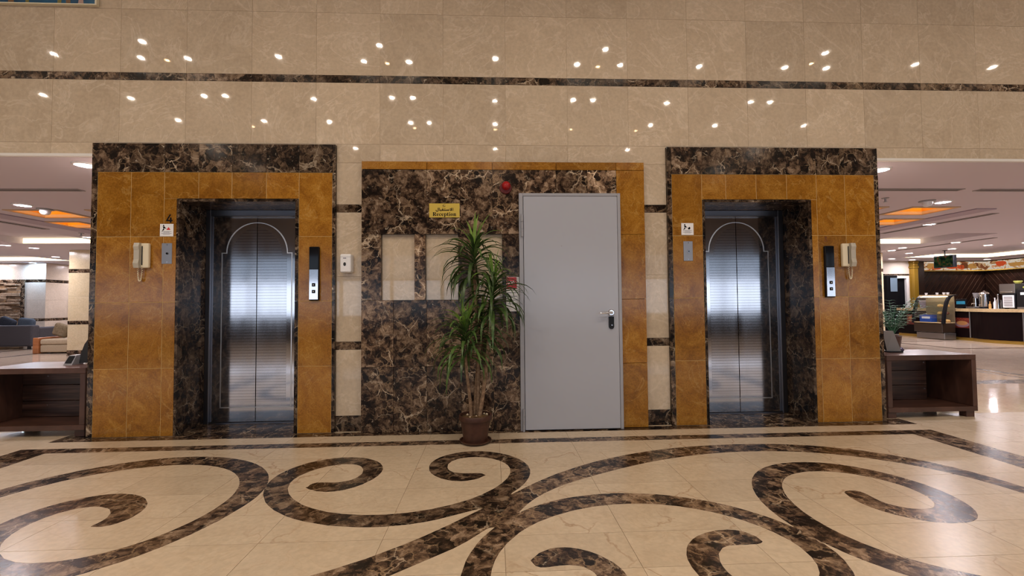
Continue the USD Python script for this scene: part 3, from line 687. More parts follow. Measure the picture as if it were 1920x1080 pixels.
def build_surrounds():
    g, R = [], ROWS
    for a, b in ((-3.555, -3.262), (-3.262, -2.971)):
        g += [(a, b, z0, z1) for z0, z1 in zip(R[:-1], R[1:])]
    g += [(-2.971, -2.8585, z0, z1) for z0, z1 in zip(R[:-2], R[1:-1])] + [(-2.971, -2.8585, 1.79, 2.139), (-2.971, -2.669, 2.137, 2.381)]
    g += [(a, b, 2.137, 2.381) for a, b in ((-2.669, -2.374), (-2.374, -2.065), (-2.065, -1.771))]
    g += [(-1.771, -1.470, z0, z1) for z0, z1 in zip(R[:-1], R[1:])]
    t1 = surround('golden marble surround with dark lintel around the left elevator, number 4', ((-3.607, -3.555, 0), (-1.470, -1.441, 2.645)), g,
                  (-3.607, -3.28, -2.971, -2.669, -2.374, -2.065, -1.771, -1.470), (-2.858, -1.772))
    g = [(1.719, 2.012, z0, z1) for z0, z1 in zip(R[:-1], R[1:])]
    g += [(a, b, 2.137, 2.381) for a, b in ((2.012, 2.247), (2.247, 2.548), (2.548, 2.849), (2.849, 3.146))]
    g += [(3.0865, 3.146, z0, min(z1, 2.137)) for z0, z1 in zip(R[:-1], R[1:])]
    for a, b in ((3.146, 3.430), (3.430, 3.727)):
        g += [(a, b, z0, z1) for z0, z1 in zip(R[:-1], R[1:])]
    t2 = surround('golden marble surround with dark lintel around the right elevator', ((1.676, 1.719, 2.645), (3.727, 3.770, 0)), g,
                  (1.719, 2.02, 2.247, 2.548, 2.849, 3.146, 3.43, 3.767), (2.012, 3.086))
    # painted numerals over the sign and over the call panel
    v = arr(upright(meshkit.text_mesh('4', 0.072, 0.0006, True), -0.0003))
    c = v[0].mean(0)
    t1.part('numeral', move(v, (-2.921 - c[0], 0, 1.957 - c[2])), M['ink'], label='black numeral 4 on the golden tile')
    v = arr(upright(meshkit.text_mesh('3', 0.045, 0.0006), -0.0003))
    c = v[0].mean(0)
    t2.part('numeral', move(v, (3.223 - c[0], 0, 1.748 - c[2])), M['brown_ink'], label='faded dark red numeral on the golden tile')


# ---- dark marble panel with three cream niches, between the elevators
def build_panel():
    t = thing('trim', (0.12, 0.0, 0.0), 'dark veined marble wall panel with three shallow cream niches, edged in golden marble', 'wall panel', kind='structure')
    yf = -0.03
    t.part('backing', bx(-1.193, 1.439, .0115, .032, .002, 2.480), M['dark_grout'])
    for a, b in ((-1.195, -.597), (-.597, .007), (.007, .604), (.604, 1.175), (1.175, 1.442)):
        rect_tile(t, a, b, 2.406, 2.482, yf - .002, 'gold', 'golden_tile', back=.011, gap=.003)
    for z0, z1 in ((0, .593), (.593, 1.189), (1.189, 1.80), (1.80, 2.406)):
        rect_tile(t, 1.175, 1.442, z0, z1, yf, 'gold', 'golden_tile', back=.011, gap=.003)
    cols = (-1.195, -.905, -.602, -.290, .007, .306, .604, .90, 1.175)
    R = (0.0, .590, 1.197, 1.805, 2.406)
    for r in (0, 1, 3):
        for a, b in zip(cols[:-1], cols[1:]):
            if r == 3 and b < -.55:
                continue
            rect_tile(t, a, b, R[r], R[r + 1], yf, 'dark_panel', 'dark_tile', back=.011)
    rect_tile(t, -1.195, -.602, R[3], R[4], yf, 'dark_panel', 'dark_tile', back=.011)
    for a, b in ((-1.195, -1.017), (-.714, -.613), (-.314, -.176), (.095, .306), (.306, .604), (.604, .90), (.90, 1.175)):
        rect_tile(t, a, b, R[2], R[3], yf, 'dark_panel', 'dark_tile', back=.011)
    for a, b in ((-1.017, -.714), (-.613, -.314), (-.176, .095)):
        t.part('niche_tile', slab(a + .001, b - .001, R[2] + .001, R[3] - .001, .0085, .0113, 'y', .0005), mat('wall_cream'), label='cream marble tile at the back of a niche')


# ---- elevator doors
def outline(s, hw, arch, step, zb, zs, ztop):
    """half of the etched arch, from the bottom up to the crown, for s = -1 or 1 (x away from the centre)"""
    pts = [(0.0, zb), (s * hw, zb), (s * hw, zs), (s * step, zs)]
    for i in range(1, 15):
        a = math.pi / 2 * i / 14
        pts.append((s * arch * math.cos(a), zs + (ztop - zs) * math.sin(a)))
    return pts


def elevator_door(label, x0, x1, xc, half):
    d = thing('door', ((x0 + x1) / 2, .40, 0), label, 'elevator door', kind='structure')
    a, b = xc - half, xc + half
    d.part('jamb', cbx(x0, a, .375, .45, 0, 2.112, .003), M['steel_dark'])
    d.part('jamb', cbx(b, x1, .375, .45, 0, 2.112, .003), M['steel_dark'])
    d.part('header', cbx(a, b, .375, .45, 2.052, 2.112, .003), M['steel_dark'])
    d.part('sill', bx(a, b, .385, .45, 0.0, .012), M['steel_dark'])
    for s in (-1, 1):
        p, q = (a, xc - .0015) if s < 0 else (xc + .0015, b)
        lf = d.part('leaf', cbx(p, q, .405, .435, .014, 2.052, .002), M['steel'])
        o = outline(s, .345, .300, .300, .150, 1.690, 1.995)
        i_ = outline(s, .335, .290, .290, .160, 1.680, 1.985)
        from shapely.geometry import Polygon
        ring = Polygon(o).difference(Polygon(i_))
        lf.part('arch_line', move(upright(cat(*[extr(rings_of(g), 0, .0015) for g in polys_of(ring)]), .405), (xc + s * .0018, 0, 0)), M['steel_line'])
        inner = Polygon(outline(s, .292, .247, .247, .205, 1.637, 1.942)).difference(Polygon([(-.004, 0), (.004, 0), (.004, 3), (-.004, 3)]))
        lf.part('etched_panel', move(upright(cat(*[extr(rings_of(g), 0, .0008) for g in polys_of(inner)]), .405), (xc, 0, 0)), M['steel_striped'], label='finely striped etched panel')


def build_elevators():
    elevator_door('brushed steel elevator door with etched arch, the left one under the numeral 4', -2.834, -1.802, -2.350, .440)
    elevator_door('brushed steel elevator door with etched arch, the right one next to the grey door', 2.036, 3.056, 2.563, .440)


def build_grey_door():
    d = thing('door', (.725, -.05, 0), 'plain grey painted steel service door with lever handle, in the dark marble panel', 'door', kind='structure')
    yf, yb = -.075, -.0305
    d.part('frame', cat(cbx(.250, .288, yf, yb, 0.0, 2.178, .003), cbx(1.168, 1.198, yf, yb, 0.0, 2.178, .003), cbx(.288, 1.168, yf, yb, 2.150, 2.178, .003)), M['frame_paint'])
    d.part('leaf', cbx(.291, 1.165, yf - .006, yb - .004, .008, 2.146, .004), M['door_paint'])
    for z in (1.875, .10):
        h = d.part('hinge', cat(cyl(.277, yf - .012, z - .10, z - .035, .011, 14), cyl(.277, yf - .012, z - .031, z + .031, .0105, 14), cyl(.277, yf - .012, z + .035, z + .10, .011, 14), cyl(.277, yf - .012, z - .104, z + .104, .006, 10)), M['frame_paint'])
    yk = yf - .006
    d.part('rosette', cat(cyl_y(1.092, 1.066, yk, yk - .010, .030, 28), cyl_y(1.092, 1.066, yk - .010, yk - .016, .030, 28, .024)), M['chrome'], smooth=35)
    d.part('lever_handle', cat(tube([(1.092, yk - .012, 1.066), (1.092, yk - .05, 1.066)], .011, 12), tube([(1.092, yk - .05, 1.066), (1.070, yk - .056, 1.068), (1.03, yk - .054, 1.066), (.985, yk - .05, 1.063), (.975, yk - .047, 1.062)], [.011, .0105, .009, .0085, .006], 12)), M['chrome'], smooth=40)
    pl = np.vstack([[(1.092 + .0235 * math.cos(a), .940 + .0235 * math.sin(a)) for a in np.linspace(math.pi, 2 * math.pi, 14)], [(1.1155, 1.030), (1.0685, 1.030)]])
    k = d.part('key_plate', upright(extr([pl], 0, .012), yk), M['black'], label='black key plate')
    k.part('key_cylinder', cyl_y(1.095, .952, yk - .012, yk - .018, .008, 14), M['chrome'])
    d.part('viewer', cyl_y(.640, 1.684, yk, yk - .003, .006, 12), M['plate_steel'], label='small dark viewer hole')


# ---- fittings on the wall
def intercom(label, x, z, side):
    """side -1: handset on the left half of the base"""
    t = thing('intercom_phone', (x, 0, z), label, 'telephone', 'intercom phones beside the elevators')
    f = (lambda m: m) if side < 0 else (lambda m: flip_x(m, x))
    hz, w = .112, .050
    t.part('base', f(rbx(x - .052, x + .054, -.034, .0, z - hz, z + hz, .012)), M['cream_plastic'], smooth=35)
    prof = [(-.112, -.030), (-.112, -.058), (-.072, -.068), (-.035, -.058), (.045, -.058), (.078, -.066), (.112, -.056), (.112, -.030)]
    p = np.array([(yy, zz) for zz, yy in prof])
    m = m3.CrossSection([np.array([(zz, -yy) for zz, yy in prof])], m3.FillRule.EvenOdd).extrude(.046)
    v, fc = arr(m)
    v = np.stack([v[:, 2] + x - .056, -v[:, 1], v[:, 0] + z], 1)
    t.part('handset', f((v, fc)), M['grey_plastic'], label='greyish beige handset')
    t.part('cradle', f(cbx(x - .004, x + .004, -.040, -.030, z - .085, z + .085, .002)), M['soft_black'])
    pts, rr = [], []
    for i in range(160):
        u = i / 159
        a = u * math.pi
        cx = x - .026 - .017 * math.cos(a) * (1 if u < .5 else 1)
        cz = z - hz - .118 * math.sin(a) ** .85
        ph = u * 2 * math.pi * 22
        pts.append((cx + .0045 * math.cos(ph), -.022 + .0045 * math.sin(ph), cz))
    t.part('cord', f(tube(pts, .0032, 6)), M['cream_plastic'], smooth=True, label='coiled cream cord hanging in a loop')


def key_switch(label, x, z, bright):
    t = thing('key_switch_plate', (x, 0, z), label, 'switch plate', 'key switch plates beside the elevators')
    t.part('plate', cbx(x - .045, x + .045, -.004, 0.0, z - .094, z + .094, .0012), M['plate_steel'])
    k = t.part('key_lock', cat(cyl_y(x + .004, z + (.0 if not bright else -.004), -.004, -.010, .015 if bright else .009, 18)), M['chrome' if bright else 'black'])
    k.part('key_hole', cyl_y(x + .004, z + (.0 if not bright else -.004), -.010, -.0108, .005, 10), M['ink'])
    for s in (-1, 1):
        t.part('screw', cyl_y(x + .003, z + s * .078, -.004, -.006, .0045, 10), M['chrome'])


def warning_sign(label, x, z, red):
    t = thing('warning_sign', (x, 0, z), label, 'sign', 'warning signs beside the elevators')
    t.part('plate', cbx(x - .059, x + .059, -.004, 0.0, z - .057, z + .057, .001), M['paper'])
    y = -.004
    man = [cyl_y(x - .026, z + .042, y, y - .0008, .006, 12), upright(extr([[(x - .034, z + .034), (x - .018, z + .034), (x - .014, z + .016), (x - .019, z + .014), (x - .021, z + .02), (x - .022, z + .0), (x - .030, z - .004), (x - .028, z + .018)]], 0, .0008), y),
           upright(extr([[(x - .017, z + .03), (x - .002, z + .014), (x - .005, z + .011), (x - .019, z + .024)]], 0, .0008), y), upright(extr([[(x - .03, z + .01), (x - .041, z - .008), (x - .037, z - .01), (x - .025, z + .008)]], 0, .0008), y)]
    t.part('figure', cat(*man), M['ink'])
    if red:
        t.part('hazard_triangle', upright(extr([[(x - .002, z + .002), (x + .034, z + .002), (x + .018, z + .028)]], 0, .0008), y), M['red_ink'])
    else:
        t.part('flame', upright(extr([[(x + .004, z - .002), (x + .022, z - .004), (x + .028, z + .010), (x + .020, z + .022), (x + .014, z + .016), (x + .008, z + .014)]], 0, .0008), y), M['ink'])
    for k, (w, dz) in enumerate(((.043, -.014), (.026, -.021), (.045, -.030), (.030, -.038))):
        t.part('text_line', bx(x - w, x + w, y - .0008, y, z + dz - .0018, z + dz + .0018), M['grey_ink'])


def call_panel(label, x, z0, z1):
    t = thing('call_panel', (x, 0, z0), label, 'elevator call panel', 'elevator call panels')
    w = .044
    t.part('housing', cbx(x - w, x + w, -.030, 0.0, z0, z1, .006), M['black'])
    t.part('display', cbx(x - w + .004, x + w - .004, -.0325, -.029, z1 - .205, z1 - .006, .001), M['black_gloss'], label='glossy black display')
    fp = t.part('faceplate', cbx(x - w + .004, x + w - .004, -.0335, -.029, z0 + .010, z1 - .208, .001), M['steel'])
    for k, zc in enumerate((z0 + .143, z0 + .082)):
        b = t.part('button', cbx(x - .015, x + .015, -.0375, -.033, zc - .015, zc + .015, .003), M['black'])
        s = 1 if k == 0 else -1
        b.part('arrow', upright(extr([[(x - .006, zc - s * .004), (x + .006, zc - s * .004), (x, zc + s * .006)][::s]], 0, .0006), -.0375), M['white_plastic'])


def build_fittings():
    intercom('cream wall telephone left of the left elevator, its coiled cord hanging below', -3.128, 1.616, -1)
    intercom('cream wall telephone right of the right elevator, beside the call panel', 3.415, 1.596, 1)
    key_switch('small grey metal key switch plate under the warning sign of the left elevator', -2.937, 1.637, False)
    key_switch('small grey metal key switch plate with a round lock, left of the right elevator', 1.864, 1.642, True)
    warning_sign('white warning sign with a red triangle, under the black numeral 4', -2.942, 1.849, True)
    warning_sign('white warning sign with black figures, left of the right elevator', 1.862, 1.853, False)
    call_panel('black and silver call panel between the left elevator and the soap dispenser', -1.621, 1.200, 1.692)
    call_panel('black and silver call panel between the right elevator and a wall telephone', 3.236, 1.190, 1.686)
    t = thing('soap_dispenser', (-1.327, .03, 1.45), 'white plastic dispenser on the cream strip between left elevator and dark panel', 'dispenser')
    x0, x1, z0, z1 = -1.381, -1.279, 1.452, 1.622
    t.part('body', rbx(x0, x1, -.058, .029, z0, z1, .016), M['white_plastic'], smooth=35)
    t.part('lid_line', bx(x0 + .004, x1 - .004, -.0586, -.056, z1 - .028, z1 - .026), M['grey_ink'])
    el = [(-1.336 + .012 * math.cos(a), 1.528 + .017 * math.sin(a)) for a in np.linspace(0, 2 * math.pi, 20, endpoint=False)]
    t.part('level_window', upright(extr([el], 0, .002), -.0575), M['soft_black'], label='dark oval level window')
    t.part('logo', bx(-1.350, -1.322, -.0592, -.0575, 1.578, 1.587), M['grey_ink'], label='small grey logo')

    def letters(k, xc, zc, width, y):
        ms = [extr([np.reshape(r, (-1, 2)) for r in g], 0, 1) for g in LETTERS[k]]
        v, f = cat(*ms)
        v = v * (width / 1000.0, width / 1000.0, .0008)
        return move(upright((v, f), y), (xc, 0, zc))
    t = thing('reception_sign', (-.437, -.034, 1.957), 'yellow brass sign plate lettered G and Reception on the dark marble panel', 'sign')
    t.part('plate', cbx(-.577, -.297, -.038, -.030, 1.957, 2.088, .0012), M['brass_plate'])
    t.part('floor_letter', letters('g', -.440, 2.066, .024, -.038), M['ink'])
    t.part('arabic_lettering', letters('arabic', -.436, 2.029, .160, -.038), M['ink'])
    t.part('english_lettering', letters('reception', -.437, 1.984, .216, -.038), M['ink'])
    t = thing('alarm_beacon', (.138, -.03, 2.24), 'red round fire alarm beacon on the dark marble above the plant', 'alarm')
    t.part('base', cat(cyl_y(.130, 2.232, -.030, -.058, .058, 32, .054)), M['red_base'], smooth=40)
    dm = lathe([(.040, 0), (.040, .022), (.034, .040), (.020, .052), (.0, .056)], n=28)
    t.part('lens', move(turn(dm, 90, (1, 0, 0)), (.134, -.058, 2.246)), M['red_lens'], smooth=True, label='bright red domed lens')
    t = thing('fire_notice', (.190, -.03, 1.09), 'red and white fire notice behind the plant leaves, beside the grey door', 'sign')
    t.part('plate', cbx(.128, .249, -.034, -.030, 1.085, 1.405, .001), M['paper'])
    rd = t.part('red_panel', cbx(.130, .226, -.0355, -.033, 1.292, 1.402, .0006), M['sign_red'])
    for i, xx in enumerate((.150, .172, .194)):
        rg = [(xx + .011 * math.cos(a), 1.352 + .015 * math.sin(a)) for a in np.linspace(0, 2 * math.pi, 18, endpoint=False)]
        ri = [(xx + .005 * math.cos(a), 1.352 + .008 * math.sin(a)) for a in np.linspace(0, 2 * math.pi, 14, endpoint=False)]
        rd.part('white_mark', upright(extr([rg, ri], 0, .0006), -.0355), M['paper'])
    for i in range(4):
        t.part('text_line', bx(.140, .240 - .012 * (i % 2), -.0346, -.0338, 1.255 - i * .034, 1.262 - i * .034), M['grey_ink'])
    # framed picture high on the left
    t = thing('framed_picture', (-4.7, .0, 3.95), 'wide framed blue picture with brown and olive strokes, high on the wall at far left', 'picture')
    x0, x1, z0, z1 = -6.6, -3.60, 3.922, 5.05
    t.part('frame', cat(cbx(x0, x1, -.005, .0295, z0, z0 + .010, .002), cbx(x0, x1, -.005, .0295, z1 - .022, z1, .003), cbx(x0, x0 + .022, -.005, .0295, z0 + .010, z1 - .022, .003), cbx(x1 - .016, x1, -.005, .0295, z0 + .010, z1 - .022, .003)), M['picture_frame'])
    t.part('canvas', bx(x0 + .022, x1 - .016, .012, .029, z0 + .010, z1 - .022), M['picture_blue'])
    rng = random.Random(5)
    for i, (xx, wd, m) in enumerate(((-4.36, .05, 'stroke_rust'), (-4.22, .030, 'stroke_olive'), (-3.94, .034, 'stroke_olive'), (-3.86, .040, 'stroke_rust'), (-3.75, .05, 'stroke_pale'), (-4.9, .05, 'stroke_rust'), (-5.4, .05, 'stroke_olive'), (-5.9, .06, 'stroke_rust'), (-6.2, .04, 'stroke_olive'))):
        top = 4.02 if m == 'stroke_pale' else 4.7 + .3 * rng.random()
        q = [(xx + wd * .5, z0 + .012), (xx - wd * .5, z0 + .012), (xx - wd * .3 + .06 * (i % 3 - 1), top), (xx + wd * .3 + .06 * (i % 3 - 1), top)]
        t.part('painted_stroke', upright(extr([q[::-1]], 0, .001), .012), M[m])


M['picture_frame'] = plain('picture_frame_cream', (0.72, 0.66, 0.50), 0.4)
M['picture_blue'] = speckled('picture_blue', (0.006, 0.045, 0.10), (0.015, 0.12, 0.24), 3.0, 0.25)
M['stroke_rust'] = plain('stroke_rust', (0.16, 0.07, 0.02), 0.4)
M['stroke_olive'] = plain('stroke_olive', (0.17, 0.14, 0.02), 0.4)
M['stroke_pale'] = plain('stroke_pale', (0.38, 0.24, 0.20), 0.4)


# ---- potted dragon plant
def ribbon(base, az, el, length, width, droop, twist=0.0, n=7):
    """arching strap leaf with a V fold"""
    d = np.array([math.cos(az), math.sin(az)])
    p, ang, pos = [], el, np.array(base, float)
    for i in range(n + 1):
        p.append(pos.copy())
        st = length / n
        pos = pos + st * np.array([d[0] * math.cos(ang), d[1] * math.cos(ang), math.sin(ang)])
        ang -= droop / n * (0.55 + 0.9 * i / n)
        ang = max(ang, -1.5)
    p = np.array(p)
    side = np.array([-d[1], d[0], twist])
    side /= np.linalg.norm(side)
    v, f = [], []
    for i, q in enumerate(p):
        u = i / n
        w = width * .5 * (0.45 + 1.1 * u - .35 * u * u if u < .35 else (1.0 - ((u - .35) / .65) ** 1.7) * .79 + .02)
        v += [q - side * w + (0, 0, .22 * w), q - (0, 0, .12 * w), q + side * w + (0, 0, .22 * w)]
    for i in range(n):
        a, b = 3 * i, 3 * i + 3
        f += [(a, a + 1, b + 1), (a, b + 1, b), (a + 1, a + 2, b + 2), (a + 1, b + 2, b + 1)]
    return np.array(v), np.array(f)


def build_dragon_plant():
    rng = random.Random(11)
    X, Y = -.150, -.365
    t = thing('potted_dragon_plant', (X, Y, 0), 'tall potted dragon plant with strap leaves in a brown pot, left of the grey door', 'plant')
    t.part('saucer', lathe([(0, .0), (.105, .0), (.128, .012), (.134, .026), (.127, .026), (.118, .014), (0, .012)], (X, Y, 0), 40), M['pot'], smooth=40)
    t.part('pot', lathe([(0, .013), (.098, .013), (.104, .05), (.122, .175), (.1235, .19), (.136, .192), (.139, .198), (.139, .226), (.135, .232), (.124, .232), (.120, .205), (.0, .205)], (X, Y, 0), 40), M['pot'], smooth=35)
    t.part('soil', lathe([(.1205, .200), (.1205, .212), (.08, .222), (.03, .226), (0, .228)], (X, Y, 0), 24), M['soil'], smooth=True)
    for i in range(7):
        a = rng.random() * 6.28
        r = .03 + .07 * rng.random()
        t.part('pebble', move(trimesh.creation.icosphere(1, .007 + .004 * rng.random()), (X + r * math.cos(a), Y + r * math.sin(a), .224)), M['pebble'], smooth=True)
    heads = [  # stem foot, head, number of leaves, leaf length
        ((X + .025, Y + .02, .21), (X - .005, Y + .03, 1.50), 76, .39),
        ((X + .035, Y - .01, .21), (X + .155, Y - .02, 1.20), 74, .36),
        ((X - .035, Y - .02, .21), (X - .075, Y - .06, .83), 72, .36),
        ((X - .010, Y + .03, .21), (X + .060, Y + .03, .92), 40, .30)]
    for k, (a, b, n, ln) in enumerate(heads):
        a, b = np.array(a), np.array(b)
        pts = [a + (b - a) * u + np.array([.012 * math.sin(3.1 * u + k), .010 * math.sin(2.3 * u + 2 * k), 0]) * math.sin(math.pi * u) for u in np.linspace(0, 1, 9)]
        t.part('stem', tube(pts, np.linspace(.019 if k < 2 else .014, .012, 9), 10), M['stem'], smooth=True)
        for i in range(n):
            u = i / n
            az = i * 2.39996 + k + rng.uniform(-.25, .25)
            el = (1.35 if u < .07 else 1.05 - 1.15 * u) + rng.uniform(-.15, .15)
            base = b + np.array([.010 * math.cos(az), .010 * math.sin(az), .17 - .30 * u])
            L = ln * rng.uniform(.8, 1.12) * (0.72 + .4 * min(1, 2.0 * u))
            dr = (.5 if u < .07 else 1.75 + .9 * u) + rng.uniform(-.3, .4)
            toward = math.sin(az)
            if base[1] + L * .62 * toward > -.06:           # keep the leaves out of the wall behind
                L = max(.16, (-.07 - base[1]) / max(.05, toward) / .62)
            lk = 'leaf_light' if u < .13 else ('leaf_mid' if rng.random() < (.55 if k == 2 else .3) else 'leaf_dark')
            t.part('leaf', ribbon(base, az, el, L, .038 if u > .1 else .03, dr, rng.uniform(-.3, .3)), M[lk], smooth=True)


M['pebble'] = plain('pale_pebble', (0.55, 0.45, 0.32), 0.7)


# ---- the open walnut desks in the two openings
def desk(label, x0, x1, yf, depth):
    t = thing('reception_desk', ((x0 + x1) / 2, yf, 0), label, 'desk', 'open fronted walnut desks beside the elevator wall')
    z0, z1, w, e = .060, .615, .047, .050
    yb = yf + depth
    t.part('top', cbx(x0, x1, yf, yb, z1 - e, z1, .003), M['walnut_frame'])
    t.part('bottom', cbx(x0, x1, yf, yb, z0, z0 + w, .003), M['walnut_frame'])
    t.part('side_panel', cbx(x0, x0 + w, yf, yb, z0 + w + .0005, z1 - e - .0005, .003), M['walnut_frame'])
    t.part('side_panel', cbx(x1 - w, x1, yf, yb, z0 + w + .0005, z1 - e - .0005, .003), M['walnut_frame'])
    zz = np.linspace(z0 + w, z1 - e, 4)
    for a, b in zip(zz[:-1], zz[1:]):
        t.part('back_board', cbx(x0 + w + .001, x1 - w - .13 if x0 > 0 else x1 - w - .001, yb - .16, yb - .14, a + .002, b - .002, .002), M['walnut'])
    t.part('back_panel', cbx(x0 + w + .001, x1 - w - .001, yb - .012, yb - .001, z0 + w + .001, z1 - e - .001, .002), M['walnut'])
    xd = x1 - w - .12 if x0 > 0 else x0 + w + .12
    t.part('divider', cbx(xd - .009, xd + .009, yb - .135, yb - .014, z0 + w + .001, z1 - e - .001, .002), M['walnut_frame'])
    for z in (z0 + .16, z1 - .12):
        t.part('cable_boss', cyl_y((x1 - w - .16) if x0 > 0 else (x0 + w + .24), z, yb - .161, yb - .166, .008, 14), M['chrome'])
    for fx in (x0 + .012, x1 - .10):
        for fy in (yf + .02, yb - .10):
            t.part('foot', cbx(fx, fx + .085, fy, fy + .075, 0.0, z0, .003), M['walnut_frame'])


def build_desks():
    desk('dark walnut open box desk at the left opening, beside the left elevator surround', -4.575, -3.652, .035, .50)
    desk('dark walnut open box desk at the right opening, beside the right elevator surround', 3.857, 4.774, .072, .50)
    z = .615
    t = thing('black_monitor', (-3.82, .34, z), 'black curved backed monitor on the left desk, half hidden by the stone surround', 'monitor')
    prof = [(-3.945, z + .012), (-3.66, z + .012), (-3.66, z + .30), (-3.76, z + .30), (-3.85, z + .262), (-3.898, z + .19), (-3.93, z + .10)]
    t.part('shell', upright(extr([prof], 0, .045), .345), M['soft_black'])
    t.part('stand', cbx(-3.86, -3.74, .29, .42, z, z + .012, .003), M['black'])
    t.part('screen_edge', upright(extr([[(-3.955, z + .012), (-3.945, z + .012), (-3.93, z + .10), (-3.898, z + .19), (-3.906, z + .195), (-3.94, z + .10)]], 0, .02), .335), M['silver_edge'], label='thin silver edge')
    t = thing('desk_telephone', (-4.0, .30, z), 'small grey desk telephone with dark keypad on the left desk', 'telephone')
    t.part('body', hull([(-4.035, .24, z), (-3.955, .24, z), (-4.035, .36, z), (-3.955, .36, z), (-4.025, .29, z + .085), (-3.96, .29, z + .085), (-4.025, .36, z + .09), (-3.96, .36, z + .09)]), M['grey_shell'])
    kp = t.part('keypad', hull([(-4.024, .248, z + .02), (-3.968, .248, z + .02), (-4.016, .283, z + .08), (-3.966, .283, z + .08), (-4.024, .243, z + .018), (-3.968, .243, z + .018), (-4.016, .279, z + .082), (-3.966, .279, z + .082)]), M['black'])
    t = thing('tilted_monitor', (4.17, .40, z), 'grey slim monitor leaning back on the right desk, seen from its side', 'monitor')
    t.part('panel', hull([(4.125, .36, z + .014), (4.225, .30, z + .014), (4.133, .37, z + .014), (4.233, .31, z + .014), (4.085, .36, z + .225), (4.145, .30, z + .225), (4.090, .37, z + .225), (4.150, .31, z + .225)]), M['grey_shell'])
    t.part('back_cover', hull([(4.120, .372, z + .014), (4.224, .318, z + .014), (4.105, .40, z + .06), (4.200, .36, z + .06), (4.085, .372, z + .215), (4.135, .32, z + .215)]), M['black'])
    t.part('stand', cbx(4.11, 4.25, .30, .42, z, z + .013, .003), M['black'])
    t = thing('hand_scanner', (4.27, .36, z), 'small dark violet hand scanner lying on the right desk beside the monitor', 'scanner')
    t.part('head', hull(np.vstack([trimesh.creation.icosphere(2, .022).vertices * (1, 1, 1.0) + (4.283, .36, z + .022), trimesh.creation.icosphere(1, .008).vertices + (4.283, .36, z + .042)])), M['violet_black'], smooth=True)
    t.part('grip', tube([(4.273, .36, z + .014), (4.252, .355, z + .010), (4.236, .35, z + .008)], [.010, .006, .006], 10), M['violet_black'], smooth=True)


M['silver_edge'] = plain('silver_edge', (0.42, 0.45, 0.50), 0.3, 0.6)
M['grey_shell'] = plain('grey_shell', (0.26, 0.25, 0.255), 0.4)
M['violet_black'] = plain('violet_black', (0.045, 0.03, 0.07), 0.35)


